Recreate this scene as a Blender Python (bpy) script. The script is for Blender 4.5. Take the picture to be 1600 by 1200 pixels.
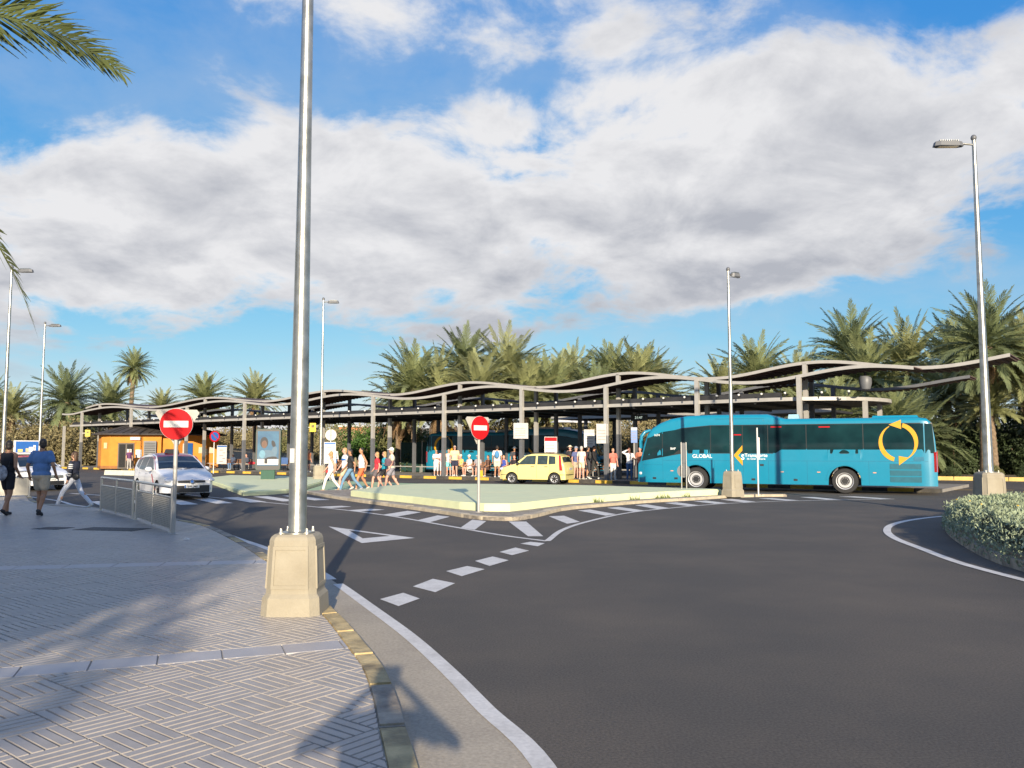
import bpy, bmesh, math, random
import numpy as np
from mathutils import Vector, Matrix
random.seed(7); RNG = np.random.default_rng(11)
R = math.radians
for o in list(bpy.data.objects): bpy.data.objects.remove(o)
scene = bpy.context.scene
COL = scene.collection

# ---------------------------------------------------------------- camera
cam_d = bpy.data.cameras.new('camera'); cam = bpy.data.objects.new('camera', cam_d)
COL.objects.link(cam); scene.camera = cam
cam.location = (0, 0, 1.7); cam.rotation_euler = (R(90 + 4.556), 0, 0)
cam_d.sensor_fit = 'HORIZONTAL'; cam_d.sensor_width = 36; cam_d.lens = 29.36
cam_d.clip_start = .05; cam_d.clip_end = 3000

# ---------------------------------------------------------------- sky, sun, exposure
SUN_EL, SUN_AZ = 14.5, 7.0          # sun stands behind the camera, a little to the right
SUN_STRENGTH, SKY_STRENGTH, EXPOSURE = 4.5, .05, .9
world = bpy.data.worlds.new('World'); scene.world = world; world.use_nodes = True
nt = world.node_tree; N = nt.nodes; L = nt.links
for n in list(N): N.remove(n)
def nd(t, **k):
    n = N.new(t)
    for a, b in k.items(): setattr(n, a, b)
    return n
def wmath(op, a, b=None, c=None, clamp=False):
    n = nd('ShaderNodeMath', operation=op); n.use_clamp = clamp
    for i, v in enumerate((a, b, c)):
        if v is None: continue
        if isinstance(v, (int, float)): n.inputs[i].default_value = v
        else: L.new(v, n.inputs[i])
    return n.outputs[0]
def wramp(v, lo, hi):
    n = nd('ShaderNodeMapRange', interpolation_type='SMOOTHSTEP')
    L.new(v, n.inputs['Value']); n.inputs['From Min'].default_value = lo; n.inputs['From Max'].default_value = hi
    return n.outputs[0]
def wcomb(a, b, c):
    n = nd('ShaderNodeCombineXYZ')
    for i, v in enumerate((a, b, c)):
        if isinstance(v, (int, float)): n.inputs[i].default_value = v
        else: L.new(v, n.inputs[i])
    return n.outputs[0]
def wnoise(vec, scale, detail, rough, dist=0.):
    n = nd('ShaderNodeTexNoise'); L.new(vec, n.inputs['Vector'])
    n.inputs['Scale'].default_value = scale; n.inputs['Detail'].default_value = detail
    n.inputs['Roughness'].default_value = rough; n.inputs['Distortion'].default_value = dist
    return n.outputs['Fac']
def wmix(f, a, b):
    n = nd('ShaderNodeMix', data_type='RGBA')
    if isinstance(f, (int, float)): n.inputs[0].default_value = f
    else: L.new(f, n.inputs[0])
    for i, v in ((6, a), (7, b)):
        if isinstance(v, tuple): n.inputs[i].default_value = (*v, 1)
        else: L.new(v, n.inputs[i])
    return n.outputs[2]
sky = nd('ShaderNodeTexSky', sky_type='NISHITA', sun_disc=False, sun_elevation=R(SUN_EL), sun_rotation=R(180 - SUN_AZ),
         altitude=0, air_density=1.0, dust_density=.0, ozone_density=3.0)
tc = nd('ShaderNodeTexCoord'); sx = nd('ShaderNodeSeparateXYZ'); L.new(tc.outputs['Generated'], sx.inputs[0])
X, Y, Z = sx.outputs
az = wmath('ARCTAN2', X, Y); el = wmath('MULTIPLY', wmath('ARCSINE', Z), 57.2958)
den = wmath('ADD', wmath('MAXIMUM', Z, 0), .30)
px = wmath('DIVIDE', X, den); py = wmath('DIVIDE', Y, den)
CLOUD_OFF = (7.4, 2.9)
def cloud_noise(k, dz=0.):
    v = wcomb(wmath('ADD', wmath('MULTIPLY', px, k), CLOUD_OFF[0]), wmath('ADD', wmath('MULTIPLY', py, k), CLOUD_OFF[1]), dz)
    big = wnoise(v, 1.3, 3, .5); fine = wnoise(v, 4.2, 10, .60, .3)
    return wmath('ADD', wmath('MULTIPLY', big, .55), wmath('MULTIPLY', fine, .45))
n1 = cloud_noise(1.); n2 = cloud_noise(.94)
centre = wmath('ADD', 15.2, wmath('MULTIPLY', wmath('SINE', az), 6.6))
bd = wmath('DIVIDE', wmath('SUBTRACT', el, centre), 6.9)
band = wmath('MAXIMUM', wmath('SUBTRACT', 1., wmath('MULTIPLY', bd, bd)), -.75)
hi = wramp(el, 20., 30.)                                    # thin broken cloud higher up
dens = wmath('ADD', n1, wmath('ADD', wmath('MULTIPLY', band, .17), wmath('MULTIPLY', hi, .10)))
mask = wramp(dens, .49, .585)
mask = wmath('MULTIPLY', mask, wramp(el, 3.0, 8.0))
core = wramp(dens, .52, .80)
shade = wmath('ADD', wmath('MULTIPLY', wmath('SUBTRACT', n2, n1), 3.8), wmath('SUBTRACT', wmath('ADD', .78, wmath('MULTIPLY', bd, .22)), wmath('MULTIPLY', core, .42)), clamp=True)
ccol = wmix(shade, (5.0, 5.2, 5.8), (8.9, 8.9, 9.1))
sp_ = nd('ShaderNodeSeparateColor'); L.new(sky.outputs[0], sp_.inputs[0])   # film-like response of the clear sky
cc_ = nd('ShaderNodeCombineColor')
for k, (ref, out, p) in enumerate(((.105, .07, 1.30), (.20, .31, .72), (.37, .72, .26))):
    q = wmath('MULTIPLY', wmath('POWER', wmath('MULTIPLY', sp_.outputs[k], .09 / ref), p), out / .09); L.new(q, cc_.inputs[k])
skyb = cc_.outputs[0]
veil = wmix(wmath('MULTIPLY', wramp(n1, .40, .62), .30), skyb, (6.4, 6.9, 7.6))   # thin high veil
skyc = wmix(mask, veil, ccol)
bg = nd('ShaderNodeBackground'); L.new(skyc, bg.inputs['Color']); bg.inputs['Strength'].default_value = SKY_STRENGTH
wo = nd('ShaderNodeOutputWorld'); L.new(bg.outputs[0], wo.inputs['Surface'])

sun_d = bpy.data.lights.new('sun', 'SUN'); sun_o = bpy.data.objects.new('sun', sun_d); COL.objects.link(sun_o)
sun_d.energy = SUN_STRENGTH; sun_d.angle = R(.55); sun_d.color = (1, .86, .66)
sd = Vector((-math.sin(R(SUN_AZ)) * math.cos(R(SUN_EL)), math.cos(R(SUN_AZ)) * math.cos(R(SUN_EL)), -math.sin(R(SUN_EL))))
sun_o.rotation_euler = sd.to_track_quat('-Z', 'Y').to_euler(); sun_o.location = (8, -60, 30)
vs = scene.view_settings; vs.view_transform = 'Standard'; vs.look = 'None'; vs.exposure = EXPOSURE; vs.gamma = 1
try: vs.use_curve_mapping = False
except Exception: pass

# ---------------------------------------------------------------- helpers
def tag(o, label=None, cat=None, group=None, kind=None):
    for k, v in (('label', label), ('category', cat), ('group', group), ('kind', kind)):
        if v: o[k] = v
    return o
def empty(name, loc=(0, 0, 0), rz=0, label=None, cat=None, group=None, kind=None):
    o = bpy.data.objects.new(name, None); COL.objects.link(o); o.location = loc; o.rotation_euler = (0, 0, rz)
    o.empty_display_size = .2
    return tag(o, label, cat, group, kind)
def link(name, me, parent=None, loc=None, rz=None):
    o = bpy.data.objects.new(name, me); COL.objects.link(o)
    if parent: o.parent = parent
    if loc is not None: o.location = loc
    if rz is not None: o.rotation_euler = (0, 0, rz)
    return o
def copy_tree(o, parent=None):
    c = o.copy(); COL.objects.link(c)
    if parent: c.parent = parent; c.matrix_parent_inverse = o.matrix_parent_inverse.copy()
    for ch in list(o.children): copy_tree(ch, c)
    return c

class MB:
    def __init__(s): s.v = []; s.f = []
    def add(s, vs, fs):
        k = len(s.v); s.v.extend([tuple(p) for p in vs]); s.f.extend([tuple(i + k for i in f) for f in fs]); return s
    def box(s, c, d, rz=0, top=1.0, M=None):
        """box centred at c, full size d; top scales the upper face"""
        x, y, z = d[0] / 2, d[1] / 2, d[2] / 2; p = []
        for zz, t in ((-z, 1), (z, top)):
            for a, b in ((-x, -y), (x, -y), (x, y), (-x, y)): p.append(Vector((a * t, b * t, zz)))
        m = Matrix.Rotation(rz, 3, 'Z') if M is None else M
        p = [m @ q + Vector(c) for q in p]
        return s.add(p, [(3, 2, 1, 0), (4, 5, 6, 7), (0, 1, 5, 4), (1, 2, 6, 5), (2, 3, 7, 6), (3, 0, 4, 7)])
    def tube(s, pts, r, n=8, cap=True, flat=1.0):
        pts = [Vector(p) for p in pts]; m = len(pts)
        if isinstance(r, (int, float)): r = [r] * m
        vs = []; fs = []; up = None
        for i, p in enumerate(pts):
            d = (pts[min(i + 1, m - 1)] - pts[max(i - 1, 0)]).normalized()
            if up is None:
                a = Vector((0, 0, 1)) if abs(d.z) < .9 else Vector((0, 1, 0))
                up = (a - d * a.dot(d)).normalized()
            else: up = (up - d * up.dot(d)).normalized()
            w = d.cross(up)
            for k in range(n):
                t = 2 * math.pi * k / n
                vs.append(p + (up * math.cos(t) * flat + w * math.sin(t)) * r[i])
        for i in range(m - 1):
            for k in range(n):
                fs.append((i * n + k, i * n + (k + 1) % n, (i + 1) * n + (k + 1) % n, (i + 1) * n + k))
        if cap: fs.append(tuple(range(n - 1, -1, -1))); fs.append(tuple((m - 1) * n + k for k in range(n)))
        return s.add(vs, fs)
    def capsule(s, a, b, ra, rb, n=10):
        a = Vector(a); b = Vector(b); d = (b - a); l = d.length or 1e-6; d /= l
        P = []; rr = []
        for t in (-.96, -.7, -.3): P.append(a + d * ra * t); rr.append(ra * math.sqrt(1 - t * t))
        P.append(a); rr.append(ra); P.append(b); rr.append(rb)
        for t in (.3, .7, .96): P.append(b + d * rb * t); rr.append(rb * math.sqrt(1 - t * t))
        return s.tube(P, rr, n)
    def ell(s, c, r, n=12, m=8, M=None):
        vs = [(0, 0, 1)]; fs = []
        for i in range(1, m):
            a = math.pi * i / m
            for k in range(n):
                b = 2 * math.pi * k / n; vs.append((math.sin(a) * math.cos(b), math.sin(a) * math.sin(b), math.cos(a)))
        vs.append((0, 0, -1)); q = len(vs) - 1
        for k in range(n): fs.append((0, 1 + k, 1 + (k + 1) % n)); fs.append((q, q - n + (k + 1) % n, q - n + k))
        for i in range(m - 2):
            for k in range(n):
                fs.append((1 + i * n + k, 1 + (i + 1) * n + k, 1 + (i + 1) * n + (k + 1) % n, 1 + i * n + (k + 1) % n))
        r = (r, r, r) if isinstance(r, (int, float)) else r
        m3 = M or Matrix.Identity(3); c = Vector(c)
        return s.add([m3 @ Vector((p[0] * r[0], p[1] * r[1], p[2] * r[2])) + c for p in vs], fs)
    def lathe(s, prof, n=20, c=(0, 0, 0), axis='z', closed=False):
        vs = []; fs = []; m = len(prof)
        for r, z in prof:
            for k in range(n):
                t = 2 * math.pi * k / n; a, b = r * math.cos(t), r * math.sin(t)
                q = (a, b, z) if axis == 'z' else (a, z, b)
                vs.append((q[0] + c[0], q[1] + c[1], q[2] + c[2]))
        for i in range(m - 1 + (1 if closed else 0)):
            for k in range(n):
                a, b = i, (i + 1) % m
                f = (a * n + k, a * n + (k + 1) % n, b * n + (k + 1) % n, b * n + k)
                fs.append(f if axis == 'z' else f[::-1])
        if not closed:
            c0 = tuple(range(n - 1, -1, -1)); c1 = tuple((m - 1) * n + k for k in range(n))
            fs += [c0, c1] if axis == 'z' else [c0[::-1], c1[::-1]]
        return s.add(vs, fs)
    def prism(s, poly, z0, z1, inset=0):
        n = len(poly); cx = sum(p[0] for p in poly) / n; cy = sum(p[1] for p in poly) / n
        vs = [(p[0], p[1], z0) for p in poly]; k = 1 - inset
        vs += [(cx + (p[0] - cx) * k, cy + (p[1] - cy) * k, z1) for p in poly]
        fs = [tuple(range(n - 1, -1, -1)), tuple(range(n, 2 * n))] + [(i, (i + 1) % n, n + (i + 1) % n, n + i) for i in range(n)]
        return s.add(vs, fs)
    def xz_prism(s, poly, y0, y1):
        """polygon in the xz plane pushed out along y (y0 is the visible, lower-y face)"""
        n = len(poly); vs = [(p[0], y0, p[1]) for p in poly] + [(p[0], y1, p[1]) for p in poly]
        fs = [tuple(range(n)), tuple(range(2 * n - 1, n - 1, -1))] + [(i, n + i, n + (i + 1) % n, (i + 1) % n) for i in range(n)]
        return s.add(vs, fs)
    def mesh(s, name, mat=None, smooth=None):
        me = bpy.data.meshes.new(name); me.from_pydata(s.v, [], s.f); me.update()
        if mat: me.materials.append(mat)
        if smooth is not None:
            me.polygons.foreach_set('use_smooth', [True] * len(me.polygons))
            if smooth < 179: me.set_sharp_from_angle(angle=R(smooth))
        return me
    def fix(s):
        bm = bmesh.new(); me = bpy.data.meshes.new('t'); me.from_pydata(s.v, [], s.f); bm.from_mesh(me)
        bmesh.ops.recalc_face_normals(bm, faces=bm.faces); bm.to_mesh(me); bm.free()
        s.v = [tuple(v.co) for v in me.vertices]; s.f = [tuple(p.vertices) for p in me.polygons]; bpy.data.meshes.remove(me); return s
    def build(s, name, mat=None, parent=None, smooth=None, loc=None, rz=None):
        return link(name, s.mesh(name, mat, smooth), parent, loc, rz)

def np_mesh(name, V, F, mat, smooth=False):
    """V (n,3), F (m,3|4) numpy"""
    me = bpy.data.meshes.new(name); n, k = F.shape
    me.vertices.add(len(V)); me.vertices.foreach_set('co', V.astype(np.float32).ravel())
    me.loops.add(n * k); me.loops.foreach_set('vertex_index', F.astype(np.int32).ravel())
    me.polygons.add(n); me.polygons.foreach_set('loop_start', np.arange(0, n * k, k, dtype=np.int32))
    if smooth: me.polygons.foreach_set('use_smooth', [True] * n)
    me.update(calc_edges=True); me.validate(); me.materials.append(mat); return me

def catmull(P, step=.25):
    P = np.array(P, float); Q = np.vstack([2 * P[0] - P[1], P, 2 * P[-1] - P[-2]]); out = []
    for i in range(1, len(Q) - 2):
        t = np.linspace(0, 1, 14, endpoint=False)[:, None]
        a, b, c, d = Q[i - 1], Q[i], Q[i + 1], Q[i + 2]
        out.append(.5 * ((2 * b) + (-a + c) * t + (2 * a - 5 * b + 4 * c - d) * t * t + (-a + 3 * b - 3 * c + d) * t ** 3))
    out = np.vstack(out + [P[-1:]]); return resample(out, step)
def resample(C, step):
    C = np.array(C, float); s = np.r_[0, np.cumsum(np.linalg.norm(np.diff(C, axis=0), axis=1))]
    n = max(2, int(round(s[-1] / step)) + 1); t = np.linspace(0, s[-1], n)
    return np.stack([np.interp(t, s, C[:, k]) for k in range(C.shape[1])], 1)
def normals(C):
    d = np.gradient(C, axis=0); d /= np.linalg.norm(d, axis=1)[:, None] + 1e-9
    return np.stack([-d[:, 1], d[:, 0]], 1)
def ribbon(C, w0, w1, z):
    n = normals(C); a = C + n * w0; b = C + n * w1; m = MB()
    vs = [(*p, z) for p in a] + [(*p, z) for p in b]; k = len(C)
    return m.add(vs, [(k + i, k + i + 1, i + 1, i) if w1 < w0 else (i, i + 1, k + i + 1, k + i) for i in range(k - 1)])
def inside(poly, p):
    r = False; j = len(poly) - 1
    for i in range(len(poly)):
        if (poly[i][1] > p[1]) != (poly[j][1] > p[1]) and p[0] < (poly[j][0] - poly[i][0]) * (p[1] - poly[i][1]) / (poly[j][1] - poly[i][1]) + poly[i][0]: r = not r
        j = i
    return r
def clip(poly, p, n):
    """keep the part of a convex polygon where (q-p).n >= 0"""
    out = []
    for i in range(len(poly)):
        a, b = poly[i], poly[(i + 1) % len(poly)]
        da = (a[0] - p[0]) * n[0] + (a[1] - p[1]) * n[1]; db = (b[0] - p[0]) * n[0] + (b[1] - p[1]) * n[1]
        if da >= 0: out.append(a)
        if (da > 0) != (db > 0) and abs(da - db) > 1e-9:
            t = da / (da - db); out.append((a[0] + (b[0] - a[0]) * t, a[1] + (b[1] - a[1]) * t))
    return out

# ---------------------------------------------------------------- materials
MATS = {}
def mat(name, col, rough=.6, metal=0., var=.12, scale=6., bump=0., bscale=60., spec=.5, coat=0., transl=0., emit=0., col2=None, detail=4, local=False, alpha=1.):
    if name in MATS: return MATS[name]
    m = bpy.data.materials.new(name); m.use_nodes = True; t = m.node_tree; b = t.nodes['Principled BSDF']
    tcn = t.nodes.new('ShaderNodeTexCoord'); geo = t.nodes.new('ShaderNodeNewGeometry')
    vec = tcn.outputs['Object'] if local else geo.outputs['Position']
    nz = t.nodes.new('ShaderNodeTexNoise'); nz.inputs['Scale'].default_value = scale; nz.inputs['Detail'].default_value = detail
    t.links.new(vec, nz.inputs['Vector'])
    mx = t.nodes.new('ShaderNodeMix'); mx.data_type = 'RGBA'
    mr = t.nodes.new('ShaderNodeMapRange'); mr.inputs['From Min'].default_value = .3; mr.inputs['From Max'].default_value = .7
    t.links.new(nz.outputs['Fac'], mr.inputs['Value']); t.links.new(mr.outputs[0], mx.inputs[0])
    c2 = col2 or tuple(min(1, c * (1 + var)) for c in col)
    c1 = col if col2 else tuple(c * (1 - var) for c in col)
    mx.inputs[6].default_value = (*c1, 1); mx.inputs[7].default_value = (*c2, 1)
    t.links.new(mx.outputs[2], b.inputs['Base Color'])
    b.inputs['Roughness'].default_value = rough; b.inputs['Metallic'].default_value = metal
    b.inputs['Specular IOR Level'].default_value = spec; b.inputs['Coat Weight'].default_value = coat
    if coat: b.inputs['Coat Roughness'].default_value = .06
    if emit: t.links.new(mx.outputs[2], b.inputs['Emission Color']); b.inputs['Emission Strength'].default_value = emit
    if alpha < 1: b.inputs['Alpha'].default_value = alpha
    if bump:
        nb = t.nodes.new('ShaderNodeTexNoise'); nb.inputs['Scale'].default_value = bscale; nb.inputs['Detail'].default_value = 4
        t.links.new(vec, nb.inputs['Vector'])
        bp = t.nodes.new('ShaderNodeBump'); bp.inputs['Strength'].default_value = bump; bp.inputs['Distance'].default_value = .02
        t.links.new(nb.outputs['Fac'], bp.inputs['Height']); t.links.new(bp.outputs[0], b.inputs['Normal'])
    if transl:
        tr = t.nodes.new('ShaderNodeBsdfTranslucent'); t.links.new(mx.outputs[2], tr.inputs['Color'])
        ms = t.nodes.new('ShaderNodeMixShader'); ms.inputs[0].default_value = transl
        t.links.new(b.outputs[0], ms.inputs[1]); t.links.new(tr.outputs[0], ms.inputs[2])
        t.links.new(ms.outputs[0], t.nodes['Material Output'].inputs['Surface'])
    MATS[name] = m; return m
def glassy(name, col, alpha):
    m = mat(name, col, .03, 0, .05, spec=.6); 
    t = m.node_tree; b = t.nodes['Principled BSDF']; tr = t.nodes.new('ShaderNodeBsdfTransparent')
    tr.inputs['Color'].default_value = (.55, .72, .70, 1)
    ms = t.nodes.new('ShaderNodeMixShader'); ms.inputs[0].default_value = alpha
    t.links.new(tr.outputs[0], ms.inputs[1]); t.links.new(b.outputs[0], ms.inputs[2])
    t.links.new(ms.outputs[0], t.nodes['Material Output'].inputs['Surface']); return m
def two_scale(m, scale, amount, dark=(.5, .5, .5)):
    """extra large-scale blotches of wear multiplied over a material's colour"""
    t = m.node_tree; b = t.nodes['Principled BSDF']; src = b.inputs['Base Color'].links[0].from_socket
    geo = t.nodes.new('ShaderNodeNewGeometry'); nz = t.nodes.new('ShaderNodeTexNoise'); nz.inputs['Scale'].default_value = scale
    nz.inputs['Detail'].default_value = 6; nz.inputs['Roughness'].default_value = .6; t.links.new(geo.outputs['Position'], nz.inputs['Vector'])
    mr = t.nodes.new('ShaderNodeMapRange'); mr.inputs['From Min'].default_value = .42; mr.inputs['From Max'].default_value = .68
    t.links.new(nz.outputs['Fac'], mr.inputs['Value']); mr.inputs['To Max'].default_value = amount
    mx = t.nodes.new('ShaderNodeMix'); mx.data_type = 'RGBA'; mx.blend_type = 'MULTIPLY'
    t.links.new(mr.outputs[0], mx.inputs[0]); t.links.new(src, mx.inputs[6]); mx.inputs[7].default_value = (*dark, 1)
    t.links.new(mx.outputs[2], b.inputs['Base Color']); return m

asphalt = two_scale(mat('asphalt', (.083, .075, .066), .82, var=.30, scale=55, bump=.5, bscale=150, spec=.35), .33, .8, (1.55, 1.45, 1.32))
dusty = two_scale(mat('dusty_asphalt', (.43, .375, .29), .9, var=.14, scale=40, bump=.35, bscale=120, spec=.3), .9, .6, (.72, .72, .74))
paint = two_scale(mat('road_paint', (.66, .64, .60), .6, var=.10, scale=30, bump=.2, bscale=90), 3., .45, (.62, .6, .58))
tile_m = two_scale(mat('paving_tile', (.365, .33, .295), .42, var=.10, scale=9, bump=.10, bscale=90, spec=.5), .6, .5, (.80, .79, .80))
joint_m = mat('paving_joint', (.40, .36, .29), .9, var=.1)
slab_m = two_scale(mat('border_slab', (.40, .38, .375), .45, var=.06, scale=5, bump=.08), 1.2, .5, (.8, .8, .8))
kerb_m = two_scale(mat('kerb_stone', (.36, .31, .235), .8, var=.2, scale=7, bump=.5, bscale=35), 3.2, .95, (.34, .34, .38))
kerb_y = two_scale(mat('kerb_stone_yellow', (.52, .40, .20), .8, var=.2, scale=7, bump=.5, bscale=35), 3.6, .95, (.35, .36, .42))
beige_kerb = two_scale(mat('beige_kerb', (.46, .40, .30), .85, var=.14, scale=5, bump=.4, bscale=30), 1.6, .6, (.66, .63, .58))
concrete = two_scale(mat('cast_concrete', (.315, .282, .215), .85, var=.06, scale=3, bump=.25, bscale=45), 2.3, .55, (.76, .73, .68))
greenp = two_scale(mat('pale_green_paint', (.64, .68, .42), .75, var=.05, scale=2.5, bump=.15, bscale=30), .55, .5, (1.10, 1.02, .96))
galv = two_scale(mat('galvanised_steel', (.46, .45, .41), .36, .9, var=.16, scale=7, bump=.10, bscale=18), 5., .75, (.62, .63, .58))
steel = mat('stainless_steel', (.58, .56, .52), .28, 1., var=.06, scale=12)
greysteel = mat('grey_painted_steel', (.40, .385, .36), .5, .2, var=.06, scale=4)
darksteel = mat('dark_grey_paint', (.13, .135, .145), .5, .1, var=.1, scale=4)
blacksteel = mat('black_steel', (.022, .023, .026), .5, .2, var=.15)
white_p = mat('white_enamel', (.62, .61, .585), .6, var=.03, spec=.2)
red_p = mat('red_enamel', (.46, .010, .014), .65, var=.08, spec=.12)
blue_p = mat('blue_enamel', (.03, .13, .42), .35, var=.05)
yellow_p = mat('yellow_paint', (.72, .45, .04), .55, var=.1, scale=5)
rubber = mat('tyre_rubber', (.022, .022, .023), .85, var=.2, scale=20)
rim_m = mat('alloy_rim', (.55, .55, .56), .35, .35, var=.05)
chrome = mat('chrome', (.75, .75, .76), .12, 1., var=.03)
carglass = mat('dark_car_glass', (.014, .022, .026), .04, 0, var=.2, spec=.7)
blackpl = mat('black_plastic', (.02, .02, .022), .45, var=.1)
lens_m = mat('lamp_lens', (.55, .58, .62), .08, 0, var=.05, coat=.6)
redlens = mat('red_lens', (.45, .02, .02), .12, 0, var=.08, coat=.6)
# ================================================================ SETTING: ground, road, pavements
earth = two_scale(mat('dry_earth', (.25, .20, .135), .95, var=.2, scale=1.5, bump=.5, bscale=8), .3, .6, (.7, .72, .6))
m = MB(); m.add([(-900, -200, -.03), (900, -200, -.03), (900, 1600, -.03), (-900, 1600, -.03)], [(0, 1, 2, 3)])
tag(m.build('ground', earth), kind='structure')
m = MB(); m.add([(-75, -45, 0), (70, -45, 0), (70, 47, 0), (35, 62, 0), (-30, 92, 0), (-75, 92, 0)], [(0, 1, 2, 3, 4, 5)])
road = tag(m.build('road', asphalt), kind='structure')

SW = .13                                                            # pavement height
KERB = catmull([(.5, -30), (.35, -6), (.2, -1.), (.03, 1.4), (-.2, 3.0), (-.46, 4.28), (-.57, 4.75), (-.73, 5.47), (-.94, 6.26), (-1.16, 6.86), (-1.48, 7.73), (-1.86, 8.68),
                (-2.5, 10.3), (-3.65, 12.7), (-4.69, 14.75), (-6.27, 17.6), (-7.51, 19.2), (-9.3, 21.4), (-11.2, 23.1), (-13.2, 24.3), (-15, 26.5), (-17.2, 29.9), (-20, 33), (-28, 40), (-44, 52)], .125)
KN = normals(KERB)                                                  # points to the left of travel = into the pavement
KIN = KERB + KN * .15
poly = [tuple(p) for p in KIN[::3]] + [(-75, 52), (-75, -30)]
sidewalk = MB()
sidewalk.prism(poly, -.02, SW - .011)
sidewalk = tag(sidewalk.build('sidewalk', joint_m), kind='structure')

# kerb stones, every one a block of its own
i0 = int(np.argmin(np.abs(KERB[:, 1] + 2.0))); step = 7; k = 0
for i in range(i0, len(KERB) - step - 1, step):
    a, b = i, i + step
    if KERB[a][1] > 44: break
    t = (KERB[b] - KERB[a]) * .006
    q = [tuple(KERB[a] + t), tuple((KERB[a + 3])), tuple(KERB[b] - t), tuple(KIN[b] - t), tuple(KIN[a + 3]), tuple(KIN[a] + t)]
    s_ = MB(); hh = SW + .003 + random.uniform(-.003, .004)
    s_.prism(q, -.02, hh - .012); s_.v = s_.v[:6] + s_.v[6:]
    s_.prism([tuple(np.array(p) * .94 + np.mean(q, axis=0) * .06) for p in q], hh - .0125, hh)
    s_.build('kerb_stone', kerb_y if random.random() < .42 else kerb_m, sidewalk); k += 1

# ribbed paving tiles in a basket weave, border slabs across
TS, TA = .365, R(-39)
e1 = (math.cos(TA), math.sin(TA)); e2 = (-e1[1], e1[0])
BANDS = [((-1.44, 7.09), (-1.33, 6.80)), ((-3.68, 12.18), (-3.60, 11.80))]
BD = [R(21.5), R(11)]
bands = []
for (pt, pb), an in zip(BANDS, BD):
    d = (math.cos(an), math.sin(an)); n = (-d[1], d[0]); bands.append((pt, pb, d, n))
def kerb_near(p):
    j = int(np.argmin(((KIN - np.array(p)) ** 2).sum(1))); return KIN[j], KN[j]
def strips(swap):
    out = []; w = TS / 5; g = .0085
    for k in range(5):
        lo, hi = -TS / 2 + k * w + g / 2, -TS / 2 + (k + 1) * w - g / 2
        a, b = -TS / 2 + g * .25, TS / 2 - g * .25
        r = [(a, lo), (b, lo), (b, hi), (a, hi)]
        if swap: r = [(y, x) for x, y in r][::-1]
        out.append(r)
    return out
STR = (strips(0), strips(1))
def bar(mb, poly, z0=SW - .013, z1=SW, c=.0045):
    n = len(poly); cx = sum(p[0] for p in poly) / n; cy = sum(p[1] for p in poly) / n; top = []
    for p in poly:
        dx, dy = cx - p[0], cy - p[1]
        # shrink in tile axes so that the bevel has an even width
        u = dx * e1[0] + dy * e1[1]; v = dx * e2[0] + dy * e2[1]
        u = math.copysign(min(abs(u), c), u); v = math.copysign(min(abs(v), c), v)
        top.append((p[0] + u * e1[0] + v * e2[0], p[1] + u * e1[1] + v * e2[1]))
    vs = [(*p, z0) for p in poly] + [(*p, z1) for p in top]
    mb.add(vs, [tuple(range(n, 2 * n))] + [(i, (i + 1) % n, n + (i + 1) % n, n + i) for i in range(n)])
def wpt(c, q): return (c[0] + q[0] * e1[0] + q[1] * e2[0], c[1] + q[0] * e1[1] + q[1] * e2[1])
tile_mesh = []
for sw in (0, 1):
    mb = MB()
    for r in STR[sw]: bar(mb, [wpt((0, 0), q) for q in r])
    tile_mesh.append(mb.mesh('paving_tile', tile_m))
cand = []
for i in range(-90, 40):
    for j in range(-20, 110):
        c = wpt((-1.6, 5.3), (i * TS, j * TS))
        if c[1] < 3.2 or c[1] > 33 or c[0] < -.68 * c[1] - .8: continue
        kp, kn = kerb_near(c); dk = (c[0] - kp[0]) * kn[0] + (c[1] - kp[1]) * kn[1]
        if dk < -.22: continue
        cand.append((math.hypot(*c), c, (i + j) % 2, dk, kp, kn))
cand.sort(key=lambda t: t[0])
rest = MB(); cnt = 0
for d, c, sw, dk, kp, kn in cand:
    planes = []
    if dk < .28: planes.append((tuple(kp + kn * .006), tuple(kn)))
    skip = False
    for pt, pb, dd, n in bands:
        s1 = (c[0] - pt[0]) * n[0] + (c[1] - pt[1]) * n[1]; s2 = (c[0] - pb[0]) * n[0] + (c[1] - pb[1]) * n[1]
        mid = (s1 + s2) / 2
        if mid >= 0 and s1 < .28: planes.append(((pt[0] + n[0] * .005, pt[1] + n[1] * .005), n))
        if mid < 0 and s2 > -.28: planes.append(((pb[0] - n[0] * .005, pb[1] - n[1] * .005), (-n[0], -n[1])))
    if not planes:
        if cnt < 300: link('paving_tile', tile_mesh[sw], sidewalk, (c[0], c[1], random.uniform(-.0012, .0012))); cnt += 1
        else:
            for r in STR[sw]: bar(rest, [wpt(c, q) for q in r])
    else:
        mb = MB()
        for r in STR[sw]:
            p = [wpt(c, q) for q in r]
            for pp, n in planes:
                if len(p) >= 3: p = clip(p, pp, n)
            if len(p) >= 3: bar(mb, p)
        if not mb.f: continue
        if cnt < 300: mb.build('paving_tile', tile_m, sidewalk); cnt += 1
        else: rest.add(mb.v, mb.f)
tag(rest.build('far_paving_tiles', tile_m, sidewalk), kind='stuff')
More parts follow.
